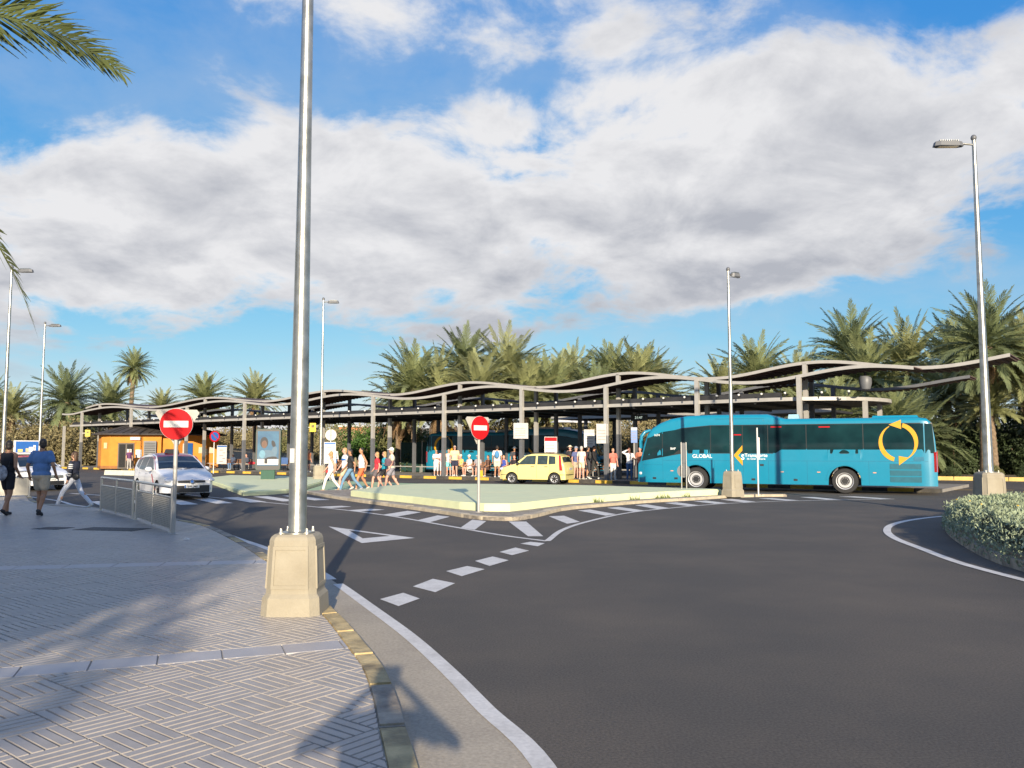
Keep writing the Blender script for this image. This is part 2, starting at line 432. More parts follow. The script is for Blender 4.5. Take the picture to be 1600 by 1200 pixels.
for (pt, pb, dd, n), ln in zip(bands, (.46, .62)):
    w = (pt[0] - pb[0]) * n[0] + (pt[1] - pb[1]) * n[1]
    for k in range(-26, 4):
        x0, x1 = k * ln + .004, (k + 1) * ln - .004; sk = random.uniform(-.05, .05)
        q = [(pb[0] + dd[0] * x0, pb[1] + dd[1] * x0), (pb[0] + dd[0] * x1, pb[1] + dd[1] * x1), (pb[0] + dd[0] * (x1) + n[0] * w, pb[1] + dd[1] * (x1) + n[1] * w), (pb[0] + dd[0] * (x0) + n[0] * w, pb[1] + dd[1] * (x0) + n[1] * w)]
        kp, kn = kerb_near((pb[0] + dd[0] * (x0 + x1) / 2, pb[1] + dd[1] * (x0 + x1) / 2)); q = clip(q, tuple(kp + kn * .005), tuple(kn))
        if len(q) < 3: continue
        s_ = MB(); bar(s_, q, c=.004); s_.build('border_slab', slab_m, sidewalk)

# dusty gutter between the kerb and the white edge line
LINE = catmull([(.75, .5), (.45, 2.8), (.17, 4.64), (-.17, 5.63), (-.49, 6.59), (-.94, 7.81), (-1.53, 9.21), (-2.18, 10.72), (-2.84, 12.14), (-4.23, 14.63), (-5.08, 15.97), (-6.46, 18.14), (-7.68, 19.75), (-9.4, 22.1), (-11.6, 24.3), (-13.6, 26.2), (-15.3, 28.4), (-18, 31.2)], .2)
gp = [tuple(p) for p in LINE if p[1] < 27]; kp_ = [tuple(p) for p in KERB if .5 < p[1] < 27]
m = MB(); m.add([(*p, .004) for p in gp + kp_[::-1]], [tuple(range(len(gp) + len(kp_)))])
bm = bmesh.new(); me = m.mesh('gutter', dusty); bm.from_mesh(me); bmesh.ops.triangulate(bm, faces=bm.faces); bm.to_mesh(me); bm.free()
link('dusty_gutter', me, road)
sp = int(np.argmin(np.abs(LINE[:, 1] - 10.95)))
ribbon(LINE[:sp], .065, -.065, .009).build('edge_line', paint, road)
ribbon(LINE[sp + 1:], .065, -.065, .009).build('edge_line', paint, road)
SQ = [[(-1.51, 9.72), (-1.3, 10.15), (-1.06, 9.76), (-1.24, 9.29)], [(-1.24, 10.62), (-1.05, 11.24), (-.73, 10.87), (-.92, 10.19)], [(-.93, 11.95), (-.66, 12.47), (-.39, 12.14), (-.68, 11.47)],
      [(-.57, 13.04), (-.31, 13.58), (-.05, 13.12), (-.33, 12.47)], [(-.21, 14.18), (.06, 14.82), (.29, 14.36), (0, 13.75)], [(.15, 15.43), (.34, 15.75), (.60, 15.5), (.46, 15.02)]]
def flat(poly, z, name, mt, parent):
    # wind upward
    a = sum(poly[i][0] * poly[(i + 1) % len(poly)][1] - poly[(i + 1) % len(poly)][0] * poly[i][1] for i in range(len(poly)))
    p = poly if a > 0 else poly[::-1]
    m = MB(); m.add([(*q, z) for q in p], [tuple(range(len(p)))]); return m.build(name, mt, parent)
for q in SQ: flat(q, .006, 'give_way_block', paint, road)
m = MB(); o_ = [(-4.11, 18.9), (-1.89, 16.43), (-2.76, 15.53)]; i_ = [(-3.48, 18.0), (-2.42, 16.82), (-2.89, 16.35)]
m.add([(*p, .006) for p in o_ + i_], [(0, 3, 4, 1), (1, 4, 5, 2), (2, 5, 3, 0)]); m.fix().build('give_way_triangle', paint, road)
NL = catmull([(-13.04, 32.97), (-9.18, 28.76), (-5.75, 25.22), (-3.38, 22.24), (-1.45, 19.06), (-.26, 17.05), (.66, 15.86)], .2)
ribbon(NL, .055, -.055, .006).build('island_edge_line', paint, road)
NR = catmull([(.66, 15.86), (1.1, 18.14), (1.84, 20.25), (3.13, 22.92), (4.74, 24.94), (6.5, 26.71), (8.0, 27.7), (9.39, 28.4), (13.4, 29.5)], .2)
ribbon(NR, .06, -.06, .008).build('island_edge_line', paint, road)
OUT = [(-8.53, 33.96), (-6.57, 30.31), (-5.05, 27.7), (-3.45, 25.22), (-1.89, 22.69), (-.96, 21.0), (0, 20.43), (.66, 21.6), (1.45, 23.89), (2.71, 25.51), (4.37, 27.36), (6.12, 28.76), (7.84, 30.31), (9.59, 31.14), (10.3, 30.9)]
OUTC = catmull(OUT, .1)
for a, b, sh in [((-5.2, 25.4), (-5.9, 26.2), .6)] + []: pass
def chev(a0, a1, b1, b0): flat([a0, a1, b1, b0], .0062, 'hatch_bar', paint, road)
for q in [((-5.25, 25.9), (-4.85, 25.5), (-5.35, 24.95), (-5.85, 25.45)), ((-4.1, 24.6), (-3.65, 24.2), (-4.25, 23.45), (-4.72, 23.95)), ((-2.95, 23.75), (-2.5, 23.2), (-2.95, 21.75), (-3.42, 22.35)), ((-1.95, 22.1), (-1.6, 21.65), (-1.95, 20.0), (-2.3, 20.6)),
          ((-.98, 20.75), (-.62, 20.3), (-.8, 18.1), (-1.13, 18.65)), ((-.08, 20.2), (.34, 20.2), (.62, 16.75), (.32, 16.75)), ((.95, 21.8), (1.36, 22.0), (1.62, 20.1), (1.28, 19.6))]: chev(*q)
for q in [((1.87, 23.89), (2.25, 24.3), (2.78, 22.5), (2.45, 22.0)), ((2.81, 25.0), (3.22, 25.4), (3.75, 23.9), (3.38, 23.39)), ((3.82, 26.2), (4.25, 26.6), (4.65, 24.95), (4.22, 24.42)), ((4.93, 27.3), (5.4, 27.7), (5.8, 26.2), (5.38, 25.75)),
          ((6.08, 28.25), (6.6, 28.6), (6.95, 27.2), (6.47, 26.85)), ((7.22, 29.2), (7.75, 29.6), (8.1, 27.95), (7.6, 27.6)), ((8.75, 29.9), (9.3, 30.1), (9.8, 28.7), (9.28, 28.55)), ((10.51, 30.72), (11.05, 30.8), (11.4, 29.2), (10.85, 29.05)), ((12.08, 31.14), (12.7, 31.2), (13.4, 29.7), (12.9, 29.5))]: chev(*q)
zc = (-9.27, 29.1); za = (.545, -.838); zb = (.838, .545)
for k in range(-4, 3):
    c = (zc[0] + k * 1.08 * zb[0], zc[1] + k * 1.08 * zb[1]); l, w = 1.75, .27
    flat([(c[0] + za[0] * l + zb[0] * w, c[1] + za[1] * l + zb[1] * w), (c[0] - za[0] * l + zb[0] * w, c[1] - za[1] * l + zb[1] * w), (c[0] - za[0] * l - zb[0] * w, c[1] - za[1] * l - zb[1] * w), (c[0] + za[0] * l - zb[0] * w, c[1] + za[1] * l - zb[1] * w)], .0095, 'zebra_stripe', paint, road)
flat([(-17.5, 33.2), (-12.4, 29.3), (-12.3, 29.45), (-17.4, 33.35)], .0118, 'stop_line', paint, road)

# ---- traffic island: beige kerb stones, cobbled apron, pale green slab
APR = .09
BACK = [(9.6, 31.6), (8.3, 32.3), (6.4, 33.2), (2.65, 35.9), (-1.0, 36.9), (-4.4, 37.2), (-6.0, 36.0), (-7.6, 34.6)]
cob = two_scale(mat('cobbles', (.30, .26, .21), .9, var=.35, scale=9, bump=1., bscale=9, detail=2), 1.5, .7, (.6, .6, .6))
island = MB(); island.prism([tuple(p) for p in OUTC[::4]] + BACK, -.02, APR - .01)
bm_ = island; island = tag(bm_.build('traffic_island', cob), kind='structure')
ON = normals(OUTC)
for i in range(0, len(OUTC) - 9, 9):
    a, b = OUTC[i], OUTC[i + 9]; na, nb = ON[i], ON[i + 9]; t = (b - a) * .006; s_ = MB()
    h = APR + random.uniform(-.004, .006)
    q = [tuple(a + t - na * .01), tuple(b - t - nb * .01), tuple(b - t + nb * .24), tuple(a + t + na * .24)]
    s_.prism(q, -.02, h - .015); s_.prism([tuple(np.array(p) * .95 + np.mean(q, axis=0) * .05) for p in q], h - .0155, h)
    s_.build('kerb_stone', beige_kerb, island)
GRN = [(-5.75, 30.0), (-4.55, 28.0), (-3.05, 25.9), (-1.45, 23.3), (-.75, 22.55), (-.05, 22.45), (.5, 23.3), (1.75, 25.5), (3.9, 27.85), (5.8, 29.5), (7.55, 30.75), (7.75, 31.15), (6.2, 32.2), (2.6, 34.8), (-1.0, 35.9), (-4.0, 36.2), (-5.2, 34.0)]
g_ = MB(); g_.prism(GRN, APR - .02, .27, 0); gc = np.mean(GRN, axis=0)
g_.prism([tuple(np.array(p) * .992 + gc * .008) for p in GRN], .2695, .285)
gs = g_.build('green_slab', greenp, island)
for (wx, wy) in [(4.05, 27.75), (5.0, 28.55), (5.25, 28.75), (6.1, 29.5), (2.7, 26.4)]:
    w = MB()
    for k in range(26):
        a = random.uniform(0, 6.28); l = random.uniform(.06, .2); b = Vector((wx + random.uniform(-.15, .15), wy + random.uniform(-.10, .02), APR - .01))
        tip = b + Vector((math.cos(a) * l * .6, math.sin(a) * l * .6, l)); sd_ = Vector((-math.sin(a), math.cos(a), 0)) * .012
        w.add([b - sd_, b + sd_, tip], [(0, 1, 2)])
    tag(w.build('weed', mat('weed_green', (.16, .20, .05), .7, var=.4, transl=.3)), 'small weeds growing at the foot of the pale green island slab', 'weed', 'weeds along the island slab')
# green walkway at road level and the far island with the poster
flat([(-8.75, 34.2), (-7.55, 34.7), (-6.1, 36.1), (-4.4, 37.35), (-1.2, 37.1), (-3.5, 42), (-9, 46.5), (-12.5, 50.3), (-10.6, 48), (-9.4, 42), (-8.8, 36)], .010, 'green_walkway', mat('green_walk_paint', (.36, .48, .27), .8, var=.08, scale=2), road)
far_is = [(-10.1, 31.6), (-9.4, 32.3), (-8.95, 33.4), (-8.95, 36), (-9.5, 42), (-10.7, 48), (-13, 51), (-18, 53.5), (-17.4, 47), (-14.0, 40)]
fi = MB(); fi.prism(far_is, -.02, .12); fc = np.mean(far_is, axis=0)
fi.prism([tuple(np.array(p) * .97 + fc * .03) for p in far_is], .1195, .155)
tag(fi.build('poster_island', greenp), kind='structure')
for k in range(2):
    kb = MB(); kb.box((0, 0, .15), (2.3, .5, .36), 0, .94)
    tag(kb.build('concrete_block', mat('white_block', (.62, .62, .50), .8, var=.1, bump=.2), None, None, (-27.6 + k * 2.0, 58.6 - k * 1.35, 0), R(-34)), 'low pale concrete block on the road before the orange kiosk', 'concrete block', 'concrete blocks before the kiosk')

# ---- bus platform with black and yellow kerb
A0 = np.array((13.31, 38.61)); CE = np.array((-.796, .605)); CN = np.array((.605, .796))
def cp(s, q): return A0 + CE * s + CN * q                        # along the canopy, away from the camera
plat_m = two_scale(mat('platform_paving', (.26, .24, .21), .8, var=.1, scale=3, bump=.2), .5, .5, (.75, .75, .75))
PZ = .13
pl = MB(); pl.prism([tuple(cp(s, q)) for s, q in ((-6, -.95), (84, -.95), (84, 5.4), (-6, 5.4))][::-1], -.02, PZ)
platform = tag(pl.fix().build('bus_platform', plat_m), kind='structure')
ky = two_scale(mat('kerb_yellow', (.70, .44, .06), .7, var=.12, scale=3), 2.5, .6, (.7, .68, .6)); kk = two_scale(mat('kerb_black', (.055, .052, .048), .75, var=.25, scale=3), 2.5, .7, (1.9, 1.8, 1.6))
unit = 1.02
ym = MB(); ym.box((0, 0, 0), (unit - .012, .3, .18)); yme = ym.mesh('kerb_segment', ky); bme = ym.mesh('kerb_segment', kk)
ang = math.atan2(CE[1], CE[0])
for k in range(86):
    c = cp(-5.5 + k * unit, -1.1); link('kerb_segment', yme if k % 2 else bme, platform, (c[0], c[1], .065), ang)
flat([tuple(cp(s, q)) for s, q in ((-6, -1.75), (82, -1.75), (82, -1.62), (-6, -1.62))], .006, 'lane_edge_line', mat('worn_yellow_line', (.42, .33, .12), .8, var=.4, scale=2), road)
far_pl = MB(); far_pl.prism([tuple(cp(s, q)) for s, q in ((1, 13.5), (24, 13.5), (24, 17), (1, 17))][::-1], -.02, PZ)
tag(far_pl.fix().build('far_platform', plat_m), kind='structure')

# ---- pavement with a yellow kerb below the palms on the right
rp = [(14.5, 54.0), (24.5, 48.7), (28.4, 46.6), (60, 30), (90, 60), (40, 95), (16, 80)]
m = MB(); m.prism(rp, -.02, .12); tag(m.build('palm_garden_ground', earth), kind='structure')
gkerb = tag(MB().prism([(14.4, 53.9), (14.5, 54.1), (60.1, 30.1), (60, 29.9)][::-1], -.02, .05).fix().build('garden_kerb', beige_kerb), kind='structure')
ykb = two_scale(mat('kerb_sun_yellow', (.60, .44, .14), .75, var=.12, scale=2), 1.4, .6, (.8, .76, .7))
gd = np.array((3.9, -2.08)); gd /= np.linalg.norm(gd)
for k in range(34):
    c = np.array((15.2, 53.55)) + gd * (k * 1.35)
    s_ = MB(); s_.box((0, 0, 0), (1.33, .32, .22), 0, .98); s_.build('kerb_stone', ykb if k % 7 < 6 else beige_kerb, gkerb, None, (c[0], c[1], .11), math.atan2(gd[1], gd[0]))
for k in range(7):
    c = np.array((16.0 + k * 1.7, 36.6 - k * .12)); flat([tuple(c + q) for q in (np.array((-.5, -.06)), np.array((.5, -.12)), np.array((.5, .06)), np.array((-.5, .12)))], .006, 'yellow_dash', yellow_p, road)

# ---- planted nose island on the right
HC = catmull([(7.6, 6.6), (7.2, 9.0), (7.25, 11.6), (7.55, 13.2), (8.0, 14.6), (8.75, 16.6), (9.6, 18.4), (10.9, 19.9), (12.8, 20.6), (15, 20.2), (17, 18.6)], .25)
RL = catmull([(6.9, 8.0), (6.75, 9.6), (6.72, 11.2), (6.78, 12.82), (7.09, 14.63), (7.41, 16.31), (7.93, 17.85), (8.75, 19.38), (9.95, 20.81), (11.54, 22.02), (13.5, 22.6), (16, 22.2)], .2)
ribbon(RL, .075, -.075, .009).build('edge_line', paint, road)
a_ = [tuple(p) for p in RL]; b_ = [tuple(p) for p in catmull([(7.9, 7.5), (7.9, 9.6), (7.9, 12), (8.6, 15), (9.6, 17.5), (11, 19), (13, 19.6), (15.5, 19.3)], .3)]
m = MB(); m.add([(*p, .004) for p in a_ + b_[::-1]], [tuple(range(len(a_) + len(b_)))]); me = m.fix().mesh('shoulder', two_scale(mat('brown_shoulder', (.115, .098, .078), .9, var=.2, scale=30, bump=.4, bscale=100), .8, .6, (.6, .6, .62)))
bm = bmesh.new(); bm.from_mesh(me); bmesh.ops.triangulate(bm, faces=bm.faces)
for f in bm.faces:
    if f.normal.z < 0: f.normal_flip()
bm.to_mesh(me); bm.free(); link('dusty_shoulder', me, road)
hp = [tuple(p) for p in HC] + [(16.5, 12), (14, 6.6)]
m = MB(); m.prism(hp, -.02, .20); nose = tag(m.fix().build('planted_island', earth), kind='structure')
HNn = normals(HC)
for i in range(0, len(HC) - 4, 4):
    a, b = HC[i], HC[i + 4]; s_ = MB(); n_ = HNn[i]; t = (b - a) * .006
    s_.prism([tuple(a + t + n_ * .12), tuple(b - t + HNn[i + 4] * .12), tuple(b - t - HNn[i + 4] * .05), tuple(a + t - n_ * .05)][::-1], -.02, .15); s_.fix().build('kerb_stone', kerb_m, nose)
# ================================================================ lettering
def text_mesh(body, size, mt, align='CENTER', bold=0., shear=0.):
    cu = bpy.data.curves.new('lettering', 'FONT'); cu.body = body; cu.size = size; cu.align_x = align; cu.align_y = 'CENTER'
    cu.offset = bold * size; cu.shear = shear; cu.resolution_u = 3
    o = bpy.data.objects.new('t', cu); COL.objects.link(o); bpy.context.view_layer.update()
    me = bpy.data.meshes.new_from_object(o.evaluated_get(bpy.context.evaluated_depsgraph_get())); bpy.data.objects.remove(o)
    me.materials.clear(); me.materials.append(mt); return me
def text_on(body, size, mt, parent, loc, rx=math.pi / 2, rz=0, name='lettering', **k):
    o = link(name, text_mesh(body, size, mt, **k), parent, loc); o.rotation_euler = (rx, 0, rz); return o

# ================================================================ station canopy
CS = [0, 5.09, 10.36, 16.01, 22.02, 28.37, 35.3, 42.63, 50.56, 59.43, 68.5]
def s2i(s): return float(np.interp(s, [-15] + CS + [87], [-3] + list(range(11)) + [13]))
def zA(s): return 5.20 + .004 * s + .25 * math.cos(math.pi * (s2i(s) - 1.43))
def zB(s): return 5.68 + .004 * s + .27 * math.cos(math.pi * (s2i(s) - 1.95))
def zC(s): return 5.12 + .003 * s - .25 * math.cos(math.pi * (s2i(s) - 1.6))
woodm = two_scale(mat('dark_roof_boards', (.085, .048, .040), .7, var=.25, scale=4), 1.2, .6, (.6, .6, .6))
roof_dark = mat('dark_roof_sheet', (.035, .035, .038), .6, .2, var=.2, scale=2)
canopy = empty('bus_station_canopy', (A0[0], A0[1], PZ), ang, 'long steel bus station canopy with wavy boarded roofs over a flat dark roof', 'canopy')
def Cz(z): return z - PZ
def wave_sheet(fn, s0, s1, q0, q1, tilt, nm):
    ss = np.arange(s0, s1 + .01, .45); m = MB(); n = len(ss)
    for q, dz in ((q0, 0), (q1, tilt)):
        for t in (0, .05):
            for s in ss: m.v.append((s, -q, Cz(fn(s) + dz + t)))
    f = m.f
    for i in range(n - 1):
        f += [(i, i + 1, 2 * n + i + 1, 2 * n + i), (n + i + 1, n + i, 3 * n + i, 3 * n + i + 1), (i + 1, i, n + i, n + i + 1), (2 * n + i, 2 * n + i + 1, 3 * n + i + 1, 3 * n + i)]
    f += [(0, 2 * n, 3 * n, n), (2 * n - 1, 4 * n - 1, 3 * n - 1, n - 1)]
    m.fix().build(nm, woodm, canopy)
    sl = MB()
    for s in np.arange(s0 + .15, s1, .34):
        a, b = Cz(fn(s)) - .05, Cz(fn(s) + tilt) - .05
        sl.add([(s - .07, -q0 - .03, a), (s + .07, -q0 - .03, a), (s + .07, -q1, b), (s - .07, -q1, b), (s - .07, -q0 - .03, a + .055), (s + .07, -q0 - .03, a + .055), (s + .07, -q1, b + .055), (s - .07, -q1, b + .055)],
               [(3, 2, 1, 0), (4, 5, 6, 7), (0, 1, 5, 4), (1, 2, 6, 5), (2, 3, 7, 6), (3, 0, 4, 7)])
    tag(sl.fix().build('ceiling_slats', woodm, canopy), kind='stuff')
def wave_beam(fn, s0, s1, q, h, w, mt, nm, dz=0.):
    ss = np.arange(s0, s1 + .01, .3); m = MB(); n = len(ss)
    for a, b in ((-w / 2, -h * .6), (w / 2, -h * .6), (w / 2, h * .4), (-w / 2, h * .4)):
        for s in ss: m.v.append((s, -q + a, Cz(fn(s) + b + dz)))
    for k in range(4):
        for i in range(n - 1): m.f.append((k * n + i, k * n + i + 1, ((k + 1) % 4) * n + i + 1, ((k + 1) % 4) * n + i))
    m.f += [(0, n, 2 * n, 3 * n), (4 * n - 1, 3 * n - 1, 2 * n - 1, n - 1)]
    m.fix().build(nm, mt, canopy)
wave_sheet(zA, -4.9, 72.5, .05, 3.1, .05, 'front_wave_roof'); wave_beam(zA, -4.9, 72.5, 0, .15, .10, greysteel, 'front_edge_beam')
wave_sheet(zB, -8.3, 71.5, 1.85, 5.2, .05, 'rear_wave_roof'); wave_beam(zB, -8.3, 71.5, 1.8, .15, .10, greysteel, 'rear_edge_beam')
wave_sheet(zC, -6, 70, 7.0, 9.0, 0, 'low_wave_roof'); wave_beam(zC, -6, 70, 6.95, .15, .10, darksteel, 'low_edge_beam')
# flat roof with a rounded end
FZ0, FZ1 = 4.02, 4.19
arc = [(1.4 - 4.25 * math.sin(t), -4.35 + 4.25 * math.cos(t)) for t in np.linspace(0, math.pi, 22)]
fl = MB(); fl.prism([(71, -.1)] + arc + [(71, -8.6)], Cz(FZ0 + .03), Cz(FZ1 - .02)); fl.fix().build('flat_roof', roof_dark, canopy)
fb = MB(); pth = [(71, -.1)] + arc + [(71, -8.6)]; C_ = resample(np.array(pth), .5); n_ = normals(C_); k = len(C_)
vs = [(*(C_[i] - n_[i] * .06), Cz(FZ0)) for i in range(k)] + [(*(C_[i] + n_[i] * .06), Cz(FZ0)) for i in range(k)] + [(*(C_[i] + n_[i] * .06), Cz(FZ1)) for i in range(k)] + [(*(C_[i] - n_[i] * .06), Cz(FZ1)) for i in range(k)]
fs = [(a * k + i, a * k + i + 1, ((a + 1) % 4) * k + i + 1, ((a + 1) % 4) * k + i) for a in range(4) for i in range(k - 1)]
fb.add(vs, fs).fix().build('flat_roof_fascia', greysteel, canopy)
gt = MB(); gt.box((36, -.42, Cz(4.32)), (70, .25, .24)); gt.build('gutter', roof_dark, canopy)
pu = MB()
for s in np.arange(0, 70, 2.2): pu.box((s, -4.3, Cz(3.98)), (.10, 8.2, .12))
tag(pu.build('roof_joists', roof_dark, canopy), kind='stuff')
colm = MB(); colm.box((0, 0, 0), (.2, .2, 1)); col_hi = colm.mesh('column', greysteel); colm2 = MB(); colm2.box((0, 0, 0), (.212, .212, 1)); col_lo = colm2.mesh('column_paint_band', darksteel)
def column(s, q, top, band=2.5, mt=None):
    o = link('column', col_hi if mt is None else mt, canopy, (s, -q, Cz(top) / 2)); o.scale = (1, 1, Cz(top))
    if band:
        b = link('column_paint_band', col_lo, o); b.location = (0, 0, -.5 + Cz(band) / Cz(top) / 2); b.scale = (1, 1, Cz(band) / Cz(top))
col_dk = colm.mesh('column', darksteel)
for i, s in enumerate(CS):
    column(s, 0, zA(s) - .02); column(s + .3, 1.85, zB(s + .3) - .02, 2.6)
    column(s + 1.0, 5.0, zB(s + 1) - .02, 0, col_dk)
    column(s + .5, 7.0, zC(s + .5) - .03, 0, col_dk)
for s, q, t in ((-2.3, 2.3, 4.05), (-2.0, 6.2, 4.05), (72.0, .0, 4.1)): column(s, q, t, 0)
br = MB(); br.box((0, .02, 0), (.05, .26, .06)).box((0, .13, -.05), (.04, .05, .14)); brm = br.mesh('lamp_bracket', blacksteel)
bl = MB(); bl.lathe([(.03, -.05), (.055, -.03), (.06, .03), (.03, .05)], 8, (0, .12, .07)); blm = bl.mesh('spot_lamp', white_p, 60)
for i in range(len(CS) - 1):
    for k in range(4):
        s = CS[i] + .6 + (CS[i + 1] - CS[i] - .6) * k / 4 * 1.0
        b = link('lamp_bracket', brm, canopy, (s, .08, Cz(4.30))); link('spot_lamp', blm, b)
for s in (-.9, -2.1):
    b = link('lamp_bracket', brm, canopy, (s, -.5, Cz(4.30))); link('spot_lamp', blm, b)
# far canopy behind
fc2 = empty('far_bus_canopy', (*cp(0, 11.8), PZ), ang, 'plain flat steel canopy behind the wavy station canopy', 'canopy')
MB().box((12, -2.2, Cz(4.05)), (20, 4.6, .14)).build('flat_roof', roof_dark, fc2)
MB().box((12, .12, Cz(4.06)), (20, .1, .2)).build('fascia', greysteel, fc2)
for k in range(3):
    for q in (0, -4):
        o = link('column', col_dk, fc2, (4 + k * 7.6, q - .2, Cz(4.0) / 2)); o.scale = (1, 1, Cz(4.0))
    MB().box((4 + k * 7.6, -2.2, Cz(3.92)), (.12, 4.4, .12)).build('cross_beam', roof_dark, fc2)
# low metal rail at the back of the platform
rail = empty('platform_rail', (*cp(0, 5.15), PZ), ang, 'low pale metal rail along the back of the bus platform', 'railing')
MB().box((33, 0, .42), (74, .06, .07)).build('top_bar', greysteel, rail)
for k in range(26): MB().box((-3 + k * 2.9, 0, .2), (.05, .05, .4)).build('post', greysteel, rail)

# ================================================================ orange kiosk
kio = empty('ticket_kiosk', (-31.2, 74.0, PZ), R(21), 'orange rendered ticket kiosk with a dark tiled hipped roof and brown doors', 'kiosk')
orange = two_scale(mat('orange_render', (.60, .235, .035), .85, var=.08, scale=2, bump=.2), .7, .5, (.8, .72, .6))
kp1 = [(-5.0, 2.0), (-4.6, .25), (-3.9, -.35), (.2, -.35), (.2, .15), (1.4, .15), (2.2, 1.0), (5.0, 1.5), (5.1, 3.2), (3.5, 4.6), (-3.6, 4.6)]
kw = MB(); kw.prism(kp1, 0, 2.95); kw.fix().build('wall', orange, kio)
rfm = two_scale(mat('dark_roof_tiles', (.045, .04, .038), .75, var=.3, scale=5, bump=.6, bscale=6), 1, .5, (1.5, 1.3, 1.2))
eave = [(-5.6, 1.9), (-5.0, -.35), (-4.0, -1.0), (2.2, -.9), (5.5, .7), (5.8, 3.2), (4, 5.2), (-4, 5.2)]
rf = MB(); n = len(eave); rf.add([(x, y, 2.93) for x, y in eave] + [(x, y, 3.03) for x, y in eave] + [(-2.6, 2.2, 3.85), (2.8, 2.3, 3.85)], [tuple(range(n - 1, -1, -1))] + [(i, (i + 1) % n, n + (i + 1) % n, n + i) for i in range(n)] +
       [(n + 0, n + 1, 2 * n), (n + 1, n + 2, 2 * n), (n + 2, n + 3, 2 * n + 1, 2 * n), (n + 3, n + 4, 2 * n + 1), (n + 4, n + 5, 2 * n + 1), (n + 5, n + 6, 2 * n + 1), (n + 6, n + 7, 2 * n, 2 * n + 1), (n + 7, n + 0, 2 * n)])
rf = rf.build('roof', rfm, kio)
for k in range(9):
    t0 = (k + .5) / 9
    for a, b, c, d in (((-5.0, -.35, 3.05), (-4.0, -1.0, 3.05), (-2.6, 2.2, 3.87), (-2.6, 2.2, 3.87)), ((-4.0, -1.0, 3.05), (2.2, -.9, 3.05), (2.8, 2.3, 3.87), (-2.6, 2.2, 3.87))):
        p = Vector(a).lerp(Vector(b), t0); q = Vector(d).lerp(Vector(c), t0); MB().tube([p, q], .045, 5).build('roof_batten', rfm, rf)
dm = mat('brown_door', (.055, .04, .028), .5, var=.15, local=True)
dr = MB().box((-2.6, -.37, 1.12), (1.3, .08, 2.24)).build('door', dm, kio)
for k in (-1, 1): MB().box((-2.6 + k * .31, -.42, 1.12), (.5, .03, 2.0)).build('door_leaf', mat('door_glass', (.02, .02, .02), .15), dr)
MB().box((-2.6, -.41, 2.3), (1.5, .06, .14)).build('lintel', orange, kio)
MB().box((-2.35, -.45, 1.55), (.35, .02, .3)).build('notice', white_p, kio); MB().box((-1.6, -.37, 1.3), (.5, .03, .7)).build('notice', white_p, kio)
MB().box((-4.25, -.16, 2.0), (.35, .04, .5), R(-40)).build('wall_panel', mat('pale_panel', (.6, .45, .25), .7), kio)
vb = MB().box((-.7, -.55, 1.75), (1.0, .38, 1.3)).build('ventilation_unit', darksteel, kio)
for k in range(7): MB().box((-.7, -.75, 1.25 + k * .16), (.86, .03, .07)).build('louvre', blacksteel, vb)
MB().box((-1.9, -.45, 2.62), (.8, .22, .26)).build('air_conditioner', white_p, kio)
cx = MB().box((2.55, .85, 1.4), (.55, .1, 1.7), R(38)).build('ticket_machine', blue_p, kio); MB().box((2.1, .62, 1.5), (.3, .06, 1.4), R(38)).build('white_strip', white_p, kio)
for a, z in ((3.5, 1.6), (3.9, 1.45), (4.4, 1.6)): MB().box((a, 1.17 + (a - 3.5) * .17, z), (.4, .03, .55), R(10)).build('notice', mat('old_paper', (.55, .45, .33), .8), kio)
MB().prism([(p[0] * 1.004, p[1] * 1.004 - .004) for p in kp1], 0, .25).fix().build('plinth', mat('kiosk_plinth', (.30, .13, .04), .85), kio)

